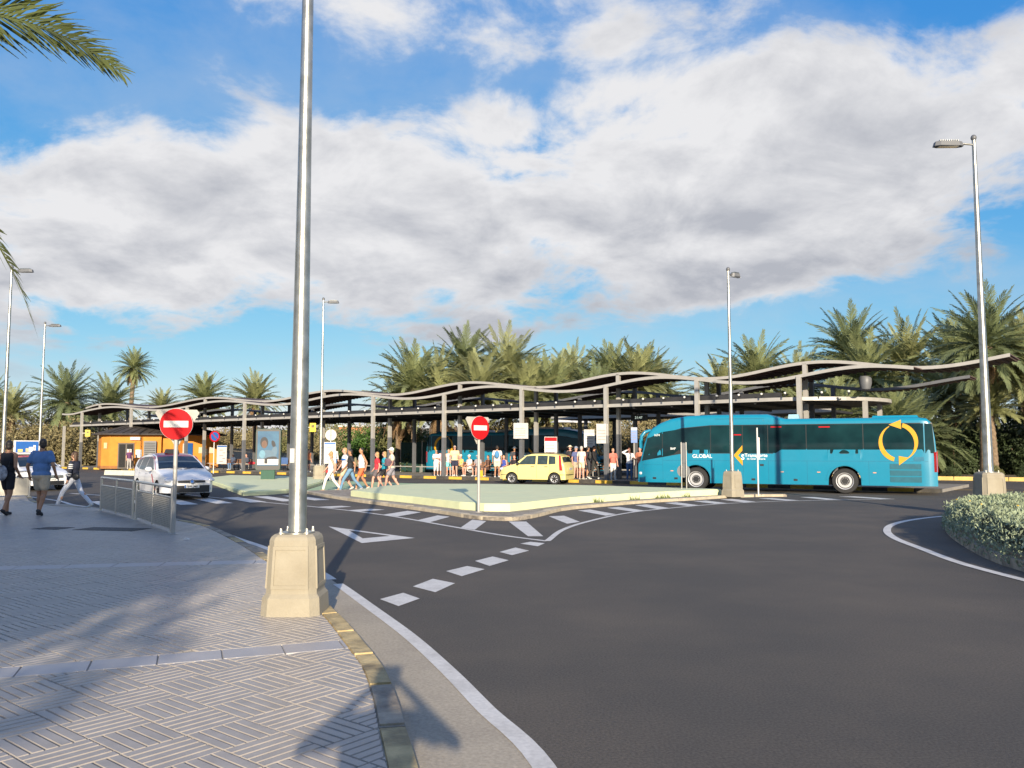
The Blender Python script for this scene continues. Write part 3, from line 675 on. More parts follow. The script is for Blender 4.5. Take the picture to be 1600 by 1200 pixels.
# ================================================================ street lamps
brass = mat('bolt_cap', (.62, .58, .50), .4, .6)
def street_lamp(loc, bw, tw, bh, H, arm, rb, rt, label, rz=0, head=True):
    t = empty('street_lamp', loc, rz, label, 'street lamp', 'tall steel lamps on concrete bases')
    b = MB()
    def ring(w, z, c=.14): k = w / 2; e = w * c; return [(-k + e, -k, z), (k - e, -k, z), (k, -k + e, z), (k, k - e, z), (k - e, k, z), (-k + e, k, z), (-k, k - e, z), (-k, -k + e, z)]
    lv = [ring(bw, -.03), ring(bw * .985, .05), ring(bw * .96, bh * .22), ring(bw * .86, bh * .27), ring(tw * 1.06, bh * .93), ring(tw, bh * .97), ring(tw * .88, bh)]
    for r_ in lv: b.v += r_
    for i in range(len(lv) - 1):
        for k in range(8): b.f.append((i * 8 + k, i * 8 + (k + 1) % 8, i * 8 + 8 + (k + 1) % 8, i * 8 + 8 + k))
    b.f += [tuple(range(7, -1, -1)), tuple(len(b.v) - 8 + k for k in range(8))]
    bo = b.build('concrete_base', concrete, t)
    for k in range(4):
        p = MB(); M3 = Matrix.Rotation(k * math.pi / 2, 3, 'Z'); z0, z1 = bh * .33, bh * .86
        w0 = (bw * .86 + (tw * 1.06 - bw * .86) * (z0 - bh * .27) / (bh * .66)) / 2; w1 = (bw * .86 + (tw * 1.06 - bw * .86) * (z1 - bh * .27) / (bh * .66)) / 2
        # raised frame round a recessed panel
        def fr(a0, a1, c0, c1):
            q = []
            for (fx, z) in ((a0, c0), (a1, c0), (a1, c1), (a0, c1)):
                w = w0 + (w1 - w0) * (z - z0) / (z1 - z0); q.append(M3 @ Vector((fx * w * .74, -w - .010, z))); 
            for (fx, z) in ((a0, c0), (a1, c0), (a1, c1), (a0, c1)):
                w = w0 + (w1 - w0) * (z - z0) / (z1 - z0); q.append(M3 @ Vector((fx * w * .74, -w + .02, z)))
            p.add(q, [(0, 1, 2, 3), (0, 4, 5, 1), (1, 5, 6, 2), (2, 6, 7, 3), (3, 7, 4, 0)])
        fr(-1, -.86, z0, z1); fr(.86, 1, z0, z1); fr(-.86, .86, z0, z0 + .035); fr(-.86, .86, z1 - .035, z1)
        p.build('panel_frame', concrete, bo)
    for a in (-1, 1):
        for c in (-1, 1):
            MB().lathe([(.011, 0), (.019, 0), (.019, .022), (.012, .03), (.011, .06)], 8, (a * tw * .30, c * tw * .30, bh - .005)).build('anchor_bolt', brass, t, 50)
    p = MB().lathe([(rb * 1.9, bh - .01), (rb * 1.9, bh + .012), (rb * 1.05, bh + .018), (rb, bh + .05), (rb * .98, bh + 1.2), ((rb + rt) / 2, bh + (H - bh) * .5), (rt, H)], 20).build('pole', galv, t, 40)
    MB().ell((0, 0, H + .07), (.075, .075, .085), 12, 8).build('pole_cap', darksteel, t, 170)
    s = arm
    MB().tube([(0, 0, H - .12), (s * .35, 0, H - .09)], .028, 8).build('arm', galv, t, 60)
    hd = MB(); pts = [(s * .30, .06), (s * .42, .11), (s * .95, .13), (s * 1.08, .07)]
    poly = [(x, -y) for x, y in pts] + [(x, y) for x, y in pts[::-1]]
    hd.prism(poly, H - .17, H - .05, .10); hd = hd.fix().build('lamp_head', darksteel, t)
    for k in range(9): MB().box((s * (.46 + k * .058), 0, H - .03), (.012, .17, .055)).build('cooling_fin', galv, hd)
    MB().box((s * .7, 0, H - .178), (.5, .15, .012)).build('diffuser', lens_m, hd)
    return t, p
nl, nlp = street_lamp((-2.12, 8.33, SW), .57, .42, .76, 8.4, 1, .088, .045, 'galvanised lamp post numbered C 032 on a panelled concrete base at the pavement kerb')
tm = text_mesh('C 032', .085, blackpl, bold=.01)
for v in tm.vertices:
    a = v.co.x / .075; rr = .0785; v.co = Vector((rr * math.sin(a + .12), -rr * math.cos(a + .12), v.co.y))
link('number_lettering', tm, nlp, (0, 0, 2.42))
MB().box((-.045, -.075, 1.52), (.05, .012, .14), R(-30)).build('sticker', white_p, nlp)
street_lamp((12.35, 21.75, .22), .70, .54, .92, 9.75, -1, .115, .05, 'lamp post with its head to the left, on a concrete base in the planted island')
street_lamp((7.95, 30.3, APR - .01), .66, .48, .88, 8.2, .55, .075, .045, 'lamp post on a concrete base at the tail of the green island before the coach', R(35))
street_lamp((-10.5, 46.0, .155), .72, .6, .75, 9.9, .8, .08, .045, 'slim lamp post on a concrete base beside the green poster stand')
street_lamp((-29.9, 53, -.02), .6, .45, .8, 9.8, .95, .085, .05, 'lamp post rising behind the second taxi before the bushes')
street_lamp((-22.6, 37.2, .0), .6, .45, .8, 9.9, .9, .09, .05, 'lamp post beside the palm fronds behind the person in black')

# ================================================================ signs
def disc(mb, c, r, y0, y1, n=36):
    return mb.xz_prism([(c[0] + r * math.cos(2 * math.pi * k / n), c[1] + r * math.sin(2 * math.pi * k / n)) for k in range(n)], y0, y1)
def no_entry(loc, rz, zc, r, label, tri):
    t = empty('no_entry_sign', loc, rz, label, 'road sign')
    MB().tube([(0, .03, -.02), (0, .03, zc + r * .9)], .038, 14).build('post', greysteel, t, 60)
    MB().lathe([(.0, 0), (.10, 0), (.10, .012), (.045, .02)], 14, (0, .03, -.002)).build('foot_plate', greysteel, t, 40)
    d = disc(MB(), (0, zc), r, -.03, -.01).build('disc', red_p, t)
    disc(MB(), (0, zc), r * 1.02, -.0105, -.004).build('disc_rim', white_p, d)
    MB().box((0, -.0335, zc), (r * 1.5, .006, r * .42)).build('white_bar', white_p, d)
    k = tri; z1 = zc + r * .95; c_ = .05
    tp = [(-k + c_, z1), (-k, z1 - .06), (-c_ * .6, z1 - k * 1.72), (c_ * .6, z1 - k * 1.72), (k, z1 - .06), (k - c_, z1)]
    MB().xz_prism(tp, .075, .09).build('triangle_plate', mat('sign_back', (.40, .39, .35), .65), t)
    MB().xz_prism([(x * .98, z1 - (z1 - z) * .98 - .01) for x, z in tp], .0905, .093).build('triangle_face', red_p, t)
    for z in (zc + r * .5, zc - r * .4): MB().box((0, .035, z), (.14, .07, .035)).build('clamp', steel, t)
    return t
no_entry((-6.37, 15.86, SW), R(12), 2.2 - SW, .293, 'red no entry disc with white bar on a grey post beside the steel barriers', .40)
no_entry((-.86, 22.2, APR - .01), R(44), 2.22, .31, 'red no entry disc turned half away, at the nose of the green island', .42)
def info_post(loc, rz, zc, r, kind, label, board):
    t = empty('road_sign', loc, rz, label, 'road sign')
    MB().tube([(0, 0, -.02), (0, 0, zc + r)], .035, 10).build('post', white_p if kind else greysteel, t, 60)
    if kind == 'noparking':
        d = disc(MB(), (0, zc), r, -.06, -.04).build('disc', red_p, t)
        disc(MB(), (0, zc), r * .74, -.064, -.059).build('blue_field', blue_p, d)
        M3 = Matrix.Rotation(R(45), 3, 'Y'); MB().box((0, -.066, zc), (r * 1.5, .005, r * .16), M=M3).build('slash', red_p, d)
    else:
        disc(MB(), (0, zc), r, .045, .06).build('disc', mat('sign_back2', (.50, .49, .45), .5, .2), t)
        MB().box((0, .04, zc), (.3, .02, .05)).build('clamp', steel, t)
    bx, bw, b0, b1 = board
    b = MB().box((bx, -.05, (b0 + b1) / 2), (bw, .03, b1 - b0)).build('notice_board', white_p, t)
    h = b1 - b0
    MB().box((bx, -.068, b1 - h * .06), (bw * .94, .004, h * .07)).build('header_strip', blue_p, b)
    for k in range(5):
        MB().box((bx + (bw * .2 if k % 2 else -bw * .05), -.068, b1 - h * (.26 + k * .15)), (bw * (.3 if k % 2 else .42), .004, h * .035)).build('text_line', mat('grey_print', (.30, .24, .22), .7), b)
    return t
info_post((-9.75, 45.0, .155), R(0), 2.38, .30, '', 'round sign seen from behind above a white notice board near the walking people', (-.02, .62, .85, 2.0))
info_post((-22.2, 62.4, 0), R(50), 2.75, .42, 'noparking', 'no parking sign above a tall white notice board beside the orange kiosk', (.62, .80, .7, 2.1))
# bus stop posts on the island
bs = empty('bus_stop_panel', (6.35, 31.0, .285), R(-20), 'two steel posts carrying a grey timetable panel on the green island', 'sign')
for x in (-.09, .09): MB().tube([(x, 0, -.02), (x, 0, 1.72)], .026, 12).build('post', steel, bs, 60)
MB().box((0, .0, 1.33), (.12, .03, .74)).build('panel', darksteel, bs); MB().box((0, .03, .72), (.13, .025, .46)).build('panel', darksteel, bs)
disc(MB(), (-.02, .66), .24, .045, .06).build('round_plate', mat('plate_grey', (.15, .16, .17), .5), bs)
tp_ = empty('thin_stop_post', (8.95, 30.55, APR - .01), R(-10), 'thin white post with a narrow flag sign before the blue coach', 'sign')
MB().tube([(0, 0, -.02), (0, 0, 2.45)], .028, 10).build('post', white_p, tp_, 60); MB().box((.05, 0, 1.72), (.06, .03, .75)).build('flag', mat('pink_white', (.7, .55, .55), .5), tp_)
# notice boards and small signs on the platform
def board(s, q, z0, z1, w, mt, label, face=None, post=True, extra=None):
    c = cp(s, q); t = empty('notice_board', (c[0], c[1], PZ), R(face if face is not None else 0), label, 'sign')
    if post: MB().tube([(0, .03, 0), (0, .03, z1 - .1)], .03, 8).build('post', greysteel, t, 60)
    b = MB().box((0, -.02, (z0 + z1) / 2), (w, .04, z1 - z0)).build('board', mt, t)
    if extra: MB().box((0, -.045, z1 - (z1 - z0) * .1), (w * .96, .008, (z1 - z0) * .16)).build('header', extra, b)
    for k in range(4): MB().box((-w * .05, -.044, z1 - (z1 - z0) * (.35 + k * .15)), (w * .7, .006, (z1 - z0) * .03)).build('text_line', mat('grey_print', (.3, .24, .22), .7), b)
    return t
greyb = mat('grey_board', (.42, .41, .40), .6)
board(15.9, -.25, 2.25, 3.15, .85, greyb, 'grey timetable board behind the column above the yellow car', post=False, face=8)
board(14.4, .6, 1.0, 2.35, .72, white_p, 'white notice board with a red header among the waiting people', extra=red_p)
board(12.3, 1.4, 1.75, 2.75, .62, white_p, 'square white sign under the canopy before the far coach', extra=greyb)
board(10.5, -.22, 1.95, 3.0, .62, greyb, 'pair of grey boards fixed round a canopy column near the coach front', post=False, face=5)
board(9.9, 2.2, 2.0, 2.85, .35, blue_p, 'small blue and white stop sign under the canopy', extra=white_p)
board(9.2, 3.6, 1.7, 2.6, .32, white_p, 'narrow white stop sign on a post behind the coach front')
for s, lab in ((67.9, 'small yellow stop sign on the canopy column beside the orange kiosk'), (35.0, 'small yellow stop sign on the column behind the near lamp post')):
    c = cp(s, -.16); t = empty('stop_sign', (c[0], c[1], 3.05), R(20), lab, 'sign'); MB().box((.42, 0, .3), (.42, .04, .62)).build('plate', mat('sign_yellow', (.80, .58, .03), .5), t); MB().box((.1, 0, .3), (.26, .03, .05)).build('bracket', greysteel, t)
    MB().box((.42, -.024, .38), (.22, .006, .2)).build('symbol', mat('sign_dark', (.15, .13, .05), .6), t)
ck = empty('clock_display', (*cp(10.1, 3.2), 3.55), R(-25), 'dark hanging display under the station canopy', 'display'); MB().box((0, 0, 0), (.9, .3, .36)).build('case', blackpl, ck)
MB().box((0, 0, .3), (.06, .06, .3)).build('hanger', blackpl, ck); text_on('21:47', .2, mat('led_green', (.6, .7, .6), .5, emit=.6), ck, (0, -.152, 0))

# ================================================================ steel barriers
mesh_m = mat('ribbed_steel', (.44, .42, .37), .45, .6, var=.08)
def barrier(a, b, label):
    a = Vector(a); b = Vector(b); l = (b - a).length; rz = math.atan2(b.y - a.y, b.x - a.x)
    t = empty('street_barrier', (a.x, a.y, SW), rz, label, 'barrier', 'ribbed steel barriers along the kerb')
    for x in (0, l): MB().tube([(x, 0, -.02), (x, 0, .86)], .03, 10).build('post', steel, t, 60)
    MB().tube([(x_, 0, .86) for x_ in (-.02, l + .02)], .03, 10).build('top_rail', steel, t, 60)
    MB().tube([(x_, 0, .66) for x_ in (0, l)], .018, 8).build('mid_rail', steel, t, 60)
    MB().tube([(l / 2, 0, .02), (l / 2, 0, .86)], .022, 10).build('post', steel, t, 60)
    p = MB(); nz = 16
    for k in range(nz):
        z = .06 + k * .0365
        p.add([(0.03, -.012, z), (l - .03, -.012, z), (l - .03, -.012, z + .026), (.03, -.012, z + .026), (.03, .006, z + .034), (l - .03, .006, z + .034)], [(0, 1, 2, 3), (3, 2, 5, 4)])
    p.add([(.03, .008, .05), (l - .03, .008, .05), (l - .03, .008, .65), (.03, .008, .65)], [(0, 1, 2, 3)])
    p.build('ribbed_panel', mesh_m, t)
    for x in (0, l): MB().box((x, 0, .003), (.13, .13, .012)).build('foot_plate', steel, t)
barrier((-10.84, 22.2, 0), (-8.80, 19.55, 0), 'ribbed stainless barrier next to the crossing, beside the striding woman')
barrier((-8.60, 19.28, 0), (-6.58, 16.3, 0), 'ribbed stainless barrier ending at the no entry sign')
barrier((-17.7, 28.1, 0), (-16.5, 28.75, 0), 'ribbed stainless barrier behind the two people seen from the back')

for (x, y, w, d, rz) in ((-8.0, 16.9, 1.35, .62, -12), (-9.3, 17.1, .62, .5, -12)):
    t = empty('manhole_cover', (x, y, SW - .008), R(rz), 'dark %s steel inspection cover set in the pavement' % ('large' if w > 1 else 'small'), 'manhole cover')
    MB().box((0, 0, .006), (w, d, .012)).build('frame', blacksteel, t); MB().box((0, 0, .008), (w - .07, d - .07, .013)).build('plate', mat('cover_plate', (.07, .065, .06), .6, .4, var=.3, scale=20, bump=.6, bscale=60), t)
sc = MB(); sc.add([(-.06, -.03, .001), (.07, -.02, .003), (.05, .04, .02), (-.03, .05, .001), (.0, .0, .045)], [(0, 1, 4), (1, 2, 4), (2, 3, 4), (3, 0, 4)])
tag(sc.build('paper_scrap', white_p, None, None, (-5.75, 14.9, SW)), 'crumpled white paper scrap lying on the pavement', 'litter')

# ================================================================ poster stand
ps = empty('poster_stand', (-13.25, 45.6, .155), R(8), 'green poster stand with a blue photographic poster on the far island', 'poster stand')
pg = mat('poster_green', (.004, .062, .036), .6, var=.08)
MB().prism([(-.36, -.13), (.36, -.13), (.36, .13), (-.36, .13)], -.02, .55).build('pedestal', pg, ps)
def rrect(w, z0, z1, c=.12, n=5):
    out = []
    for cx, cz, a0 in ((w - c, z0 + c, -90), (w - c, z1 - c, 0), (-w + c, z1 - c, 90), (-w + c, z0 + c, 180)):
        for k in range(n): a = R(a0 + 90 * k / (n - 1)); out.append((cx + c * math.cos(a), cz + c * math.sin(a)))
    return out
MB().xz_prism(rrect(.66, .48, 2.72), -.16, .16).build('case', pg, ps)
fr_ = MB().xz_prism(rrect(.645, .5, 2.70), -.175, -.158).build('front_frame', blackpl, ps)
po = MB().box((0, -.18, 1.66), (1.12, .01, 1.86)).build('poster', mat('poster_sky', (.012, .055, .13), .6, col2=(.045, .14, .23), scale=1.2, local=True), ps)
def blob(c, rx, rz_, y, mt, nm, a=0):
    MB().xz_prism([(c[0] + rx * math.cos(t) * math.cos(a) - rz_ * math.sin(t) * math.sin(a), c[1] + rx * math.cos(t) * math.sin(a) + rz_ * math.sin(t) * math.cos(a)) for t in np.linspace(0, 2 * math.pi, 20, endpoint=False)], y, y + .002).build(nm, mt, po)
skinp = mat('poster_skin', (.12, .062, .042), .6); dkp = mat('poster_dark', (.02, .02, .025), .6); ltp = mat('poster_light', (.11, .24, .32), .6); shp = mat('poster_shirt', (.02, .085, .15), .4)
blob((-.05, 1.2), .5, .38, -.188, shp, 'printed_jacket'); blob((-.21, 1.98), .21, .30, -.190, dkp, 'printed_hair'); blob((-.2, 1.88), .145, .21, -.192, skinp, 'printed_face')
blob((.28, 1.9), .10, .2, -.190, dkp, 'printed_hand', .3); blob((.32, 1.45), .16, .32, -.191, shp, 'printed_sleeve', -.2); blob((-.3, 1.35), .16, .22, -.1905, ltp, 'printed_highlight'); blob((.12, 1.05), .4, .16, -.193, dkp, 'printed_shadow', .2)
MB().box((0, -.190, .93), (1.10, .008, .30)).build('caption_panel', white_p, po); MB().box((-.1, -.195, .98), (.16, .006, .28)).build('printed_bottle', dkp, po)
# ================================================================ vehicles (local x = 0 at the nose, growing to the tail; -y is the left side)
class Shell:
    def __init__(s, Ln, W, up, sill, belt, H, lean, wheels, wr, fr=.35, rr=.30, ftap=.22, rtap=.14, rad=.07, crown=.03, arch=.055, bulge=.02, nose=.08, tail=.05):
        s.__dict__.update(locals()); s.up_x = [p[0] for p in up]; s.up_z = [p[1] for p in up]
    def upper(s, x): return float(np.interp(x, s.up_x, s.up_z))
    def lower(s, x):
        z = s.sill
        for xw in s.wheels:
            Rr = s.wr + s.arch
            if abs(x - xw) < Rr: z = max(z, s.wr + math.sqrt(max(0, Rr * Rr - (x - xw) ** 2)) - .004)
        return min(z, s.upper(x) - .05)
    def hw(s, x, z):
        w = s.W / 2
        if x < s.fr: w *= 1 - s.ftap * ((s.fr - x) / s.fr) ** 2.2
        if x > s.Ln - s.rr: w *= 1 - s.rtap * ((x - s.Ln + s.rr) / s.rr) ** 2.2
        if z > s.belt: w *= 1 - s.lean * ((z - s.belt) / max(.01, s.H - s.belt)) ** 1.25
        else: w *= 1 - s.bulge * ((s.belt - z) / s.belt) ** 2 - .012 * max(0, (z - s.belt + .25)) / .25
        return w
    def section(s, x, nz=12):
        lo, up = s.lower(x), s.upper(x); r = min(s.rad, (up - lo) * .4); P = []
        for k in range(nz): z = lo + (up - r - lo) * k / (nz - 1); P.append((s.hw(x, z), z))
        w = s.hw(x, up - r)
        for a in (30, 60, 90): P.append((w - r * (1 - math.cos(R(a))), up - r + r * math.sin(R(a))))
        w2 = P[-1][0]
        for t in (.66, .33): P.append((w2 * t, up + s.crown * (1 - t * t)))
        P.append((0, up + s.crown)); return P
    def xend(s, x, y, z):
        """rounded nose and tail"""
        if x <= 1e-6: return -s.nose * (1 - (y / (s.W / 2)) ** 2)
        if x >= s.Ln - 1e-6: return s.Ln + s.tail * (1 - (y / (s.W / 2)) ** 2)
        return x
    def body(s, name, mt, parent):
        xs = set(np.linspace(0, s.Ln, 46)); xs |= set(s.up_x)
        for xw in s.wheels:
            Rr = s.wr + s.arch
            xs |= {xw + Rr * math.cos(a) for a in np.linspace(0, math.pi, 19)} | {xw - Rr - .004, xw + Rr + .004}
        xs = sorted(x for x in xs if 0 <= x <= s.Ln); xs = [x for i, x in enumerate(xs) if i == 0 or x - xs[i - 1] > .002]
        m = MB(); n = None
        for x in xs:
            P = s.section(x); full = [(-y, z) for y, z in P] + [(y, z) for y, z in P[-2::-1]]; n = len(full)
            for y, z in full: m.v.append((s.xend(x, y, z), y, z))
        for i in range(len(xs) - 1):
            for k in range(n - 1): m.f.append((i * n + k, i * n + k + 1, (i + 1) * n + k + 1, (i + 1) * n + k))
        h = n // 2                                                    # nose and tail faces, bridged row by row
        for base, fl in ((0, False), ((len(xs) - 1) * n, True)):
            for k in range(h):
                q = (base + k, base + n - 1 - k, base + n - 2 - k, base + k + 1)
                if len(set(q)) < 4: q = tuple(dict.fromkeys(q))
                m.f.append(q if fl else q[::-1])
        return m.fix().build(name, mt, parent, 35)
    def side(s, quad, name, mt, parent, off=.006, both=True, nx=8, nz=5):
        """patch on the body side between four (x,z) corners: top-front, top-rear, low-rear, low-front"""
        a, b, c, d = [np.array(q, float) for q in quad]; out = []
        for sg in ((-1, 1) if both else (-1,)):
            m = MB()
            for j in range(nz + 1):
                for i in range(nx + 1):
                    u, v = i / nx, j / nz; p = (a * (1 - u) + b * u) * (1 - v) + (d * (1 - u) + c * u) * v
                    m.v.append((p[0], sg * (s.hw(p[0], p[1]) + off), p[1]))
            for j in range(nz):
                for i in range(nx):
                    k = j * (nx + 1) + i; f = (k, k + nx + 1, k + nx + 2, k + 1); m.f.append(f if sg < 0 else f[::-1])
            out.append(m.build(name, mt, parent, 60))
        return out
    def top(s, x0, x1, f0, f1, name, mt, parent, off=.008, nx=12, ny=10):
        """patch on the upper surface (windscreen, roof, rear window); f = share of the half width"""
        m = MB(); XS = sorted(set(np.linspace(x0, x1, nx + 1)) | {x for x in s.up_x if x0 < x < x1}); nx = len(XS) - 1
        for x in XS:
            f = f0 + (f1 - f0) * (x - x0) / (x1 - x0); up = s.upper(x); sl = (s.upper(x + .02) - s.upper(x - .02)) / .04
            nn = math.hypot(1, sl); w = (s.hw(x, up - s.rad) - s.rad * .6) * f
            for j in range(ny + 1):
                t = -1 + 2 * j / ny; y = w * t; wf = (s.hw(x, up - s.rad) - s.rad)
                cr = s.crown * (1 - min(1, abs(y) / wf) ** 2) - max(0, abs(y) - wf) ** 2 * 7
                m.v.append((x - sl / nn * off, y, up + cr + off / nn))
        for i in range(nx):
            for j in range(ny): k = i * (ny + 1) + j; m.f.append((k, k + ny + 1, k + ny + 2, k + 1))
        return m.fix().build(name, mt, parent, 60)
def wheel(parent, x, y, r, w, sg, style='alloy'):
    t = link('wheel', MB().lathe([(r * .30, -w * .46), (r * .30, w * .46)], 16, axis='y').mesh('hub', blackpl), parent, (x, y, r))
    MB().lathe([(r * .66, -w / 2), (r * .93, -w / 2), (r, -w * .32), (r, w * .32), (r * .93, w / 2), (r * .66, w / 2)], 32, axis='y', closed=True).build('tyre', rubber, t, 40)
    o = sg * w * .30; rm = MB()
    rm.lathe([(r * .66, sg * w * .5), (r * .60, sg * w * .44), (r * .60, -sg * w * .4), (r * .66, -sg * w * .4)], 32, axis='y', closed=True)
    if style == 'alloy':
        for k in range(7):
            a = 2 * math.pi * k / 7; M3 = Matrix.Rotation(a, 3, 'Y'); rm.box(M3 @ Vector((0, o, r * .36)), (r * .15, w * .1, r * .52), M=M3)
        rm.lathe([(0.01, o - sg * w * .1), (r * .17, o - sg * w * .06), (r * .17, o + sg * w * .1), (.01, o + sg * w * .12)], 14, axis='y')
    else:
        rm.lathe([(r * .58, o - sg * w * .2), (r * .52, o + sg * .02), (r * .36, o + sg * .02), (r * .30, o - sg * w * .1), (r * .18, o - sg * w * .1), (r * .17, o + sg * w * .12), (.01, o + sg * w * .13)], 24, axis='y')
        for k in range(10):
            a = 2 * math.pi * k / 10; rm.lathe([(.016, o), (.016, o + sg * .05)], 6, (r * .26 * math.cos(a), 0, r * .26 * math.sin(a)), 'y')
    rm.fix().build('rim', rim_m, t, 40)
    MB().lathe([(r * .58, o - sg * w * .26), (.01, o - sg * w * .26)], 20, axis='y').build('brake_disc', blackpl, t)
    return t
def ellp(name, c, r, mt, parent, M=None): return MB().ell(c, r, 14, 8, M).build(name, mt, parent, 170)
def front_quad(sh, y0, y1, z0, z1, name, mt, parent, off=.01, tail=False, th=.0):
    m = MB(); n = 8
    for z in (z0, z1):
        for k in range(n + 1):
            y = y0 + (y1 - y0) * k / n; x = sh.xend(sh.Ln if tail else 0, y, z); m.v.append((x + (off if tail else -off), y, z))
    for k in range(n): m.f.append((k, k + 1, n + 2 + k, n + 1 + k) if tail else (k + 1, k, n + 1 + k, n + 2 + k))
    return m.build(name, mt, parent, 60)

# ---------------------------------------------------------------- white taxi with a burgundy roof, towards the camera
white_car = mat('white_car_paint', (.66, .67, .69), .28, var=.02, coat=.6)
burg = mat('burgundy_paint', (.22, .012, .035), .28, var=.05, coat=.6)
plate_m = mat('plate_white', (.7, .7, .68), .4); platel = mat('plate_black', (.02, .02, .02), .5)
def plate(parent, x, z, txt, tail=False, w=.5, yaw=None):
    t = MB().box((x, 0, z), (.012, w, .11)).build('number_plate', plate_m, parent)
    s = 1 if tail else -1
    MB().box((x + s * .008, s * -w * -.45 if tail else w * .45, z), (.006, .04, .1)).build('plate_band', blue_p, t)
    o = text_on(txt, .095, platel, t, (x + s * .0085, 0, z - .005), math.pi / 2, R(90 if tail else -90), name='plate_lettering', bold=.01)
def car_common(t, sh, body, wstyle='alloy', ww=.2):
    MB().box((sh.Ln / 2, 0, sh.sill + .14), (sh.Ln - .5, sh.W * .80, .26)).build('underbody', blackpl, t)
    for i, xw in enumerate(sh.wheels):
        for sg in (-1, 1): wheel(t, xw, sg * (sh.W / 2 - ww / 2 - .015), sh.wr, ww, sg, wstyle)
        lin = MB()
        for sg in (-1, 1):
            P = [(xw + (sh.wr + sh.arch + .004) * math.cos(a), sh.wr + (sh.wr + sh.arch + .004) * math.sin(a)) for a in np.linspace(0, math.pi, 15)]
            for j in range(14): lin.add([(P[j][0], sg * (sh.W / 2 - .04), P[j][1]), (P[j + 1][0], sg * (sh.W / 2 - .04), P[j + 1][1]), (P[j + 1][0], sg * sh.W * .25, P[j + 1][1]), (P[j][0], sg * sh.W * .25, P[j][1])], [(0, 1, 2, 3)])
        lin.build('wheel_arch_liner', blackpl, t)
tx = empty('taxi', (-11.15, 29.15, 0), math.atan2(.8, -.6), 'white taxi with burgundy roof and roof light, driving towards the no entry sign', 'taxi')
sh = Shell(4.6, 1.78, [(0, .66), (.05, .74), (.28, .84), (.7, .94), (1.12, 1.03), (1.55, 1.27), (2.05, 1.50), (2.5, 1.575), (3.1, 1.58), (3.7, 1.52), (4.15, 1.40), (4.38, 1.16), (4.55, .92), (4.6, .62)], .24, .95, 1.58, .25, (.92, 3.72), .315, ftap=.26, fr=.6, rr=.45, rtap=.16, nose=.16)
bd_ = sh.body('body', white_car, tx); car_common(tx, sh, bd_)
sh.top(1.14, 1.96, .93, .89, 'windscreen', carglass, tx, .012); sh.top(1.15, 4.12, 1.05, 1.05, 'painted_roof', burg, tx, .007); sh.top(4.16, 4.40, .86, .84, 'rear_window', carglass, tx)
for q in [((2.02, 1.42), (2.55, 1.48), (2.55, 1.0), (1.42, 1.03)), ((2.62, 1.48), (3.42, 1.46), (3.5, 1.02), (2.62, 1.0)), ((3.5, 1.45), (4.0, 1.34), (4.05, 1.12), (3.58, 1.04))]: sh.side(q, 'side_window', carglass, tx)
sh.side(((1.95, 1.50), (4.1, 1.42), (4.1, 1.36), (1.75, 1.40)), 'roof_rail_paint', burg, tx, .004)
for q in [((1.60, .86), (1.72, .86), (1.2, .32), (1.08, .32))]: sh.side(q, 'diagonal_stripe', mat('taxi_stripe', (.4, .02, .03), .4), tx)
for x in (1.48, 2.58, 3.5): sh.side(((x, .98), (x + .012, .98), (x + .012, .3), (x, .3)), 'door_gap', blackpl, tx, .004)
for x in (2.35, 3.3): sh.side(((x, .89), (x + .2, .89), (x + .2, .86), (x, .86)), 'door_handle', chrome, tx, .02)
front_quad(sh, -.62, .62, .26, .50, 'lower_grille', blackpl, tx, .012); front_quad(sh, -.46, .46, .60, .665, 'upper_grille', blackpl, tx, .012)
disc_ = MB().lathe([(.075, -.012), (.075, .012)], 18, axis='y').mesh('badge', chrome); b_ = link('badge', disc_, tx, (-.175, 0, .635), R(90)); b2 = MB().lathe([(.05, -.016), (.05, .016)], 18, axis='y').mesh('badge_field', blue_p); link('badge_field', b2, b_)
plate(tx, -.185, .47, '7848 JMB')
for sg in (-1, 1):
    ellp('headlight', (.16, sg * .66, .70), (.24, .17, .075), lens_m, tx, Matrix.Rotation(R(sg * -28), 3, 'Z') @ Matrix.Rotation(R(-10), 3, 'Y'))
    ellp('fog_light', (.03, sg * .66, .38), (.05, .06, .05), lens_m, tx)
    ellp('mirror', (1.62, sg * 1.0, 1.04), (.09, .13, .085), white_car, tx); MB().box((1.66, sg * .86, 1.0), (.06, .2, .04)).build('mirror_arm', blackpl, tx)
    ellp('tail_light', (4.5, sg * .70, .98), (.07, .13, .16), redlens, tx)
    MB().tube([(.95, sg * .04, 1.045), (1.2 if sg > 0 else 1.25, sg * .5, 1.09)], .012, 5).build('wiper', blackpl, tx)
MB().box((2.5, 0, 1.68), (.22, .5, .15), 0, .8).build('taxi_light', blackpl, tx); MB().box((2.44, 0, 1.60), (.16, .36, .05)).build('taxi_light_foot', blackpl, tx)

# ---------------------------------------------------------------- second taxi
t2 = empty('taxi', (-19.6, 35.6, 0), R(141), 'white taxi with red roof and a blue advertising box on top, behind the pedestrians', 'taxi')
sh = Shell(4.45, 1.76, [(0, .60), (.05, .70), (.3, .82), (.8, .93), (1.1, .98), (1.6, 1.26), (1.95, 1.42), (2.4, 1.47), (3.2, 1.46), (3.7, 1.32), (4.0, 1.06), (4.38, 1.0), (4.45, .6)], .24, .92, 1.47, .24, (.88, 3.52), .31, ftap=.24, fr=.5, nose=.14)
sh.body('body', white_car, t2); car_common(t2, sh, None)
redroof = mat('red_roof_paint', (.42, .012, .02), .28, var=.05, coat=.6)
sh.top(1.12, 1.88, .93, .90, 'windscreen', carglass, t2, .012); sh.top(1.5, 3.25, 1.05, 1.05, 'painted_roof', redroof, t2, .007); sh.top(3.3, 3.95, .9, .9, 'rear_window', carglass, t2)
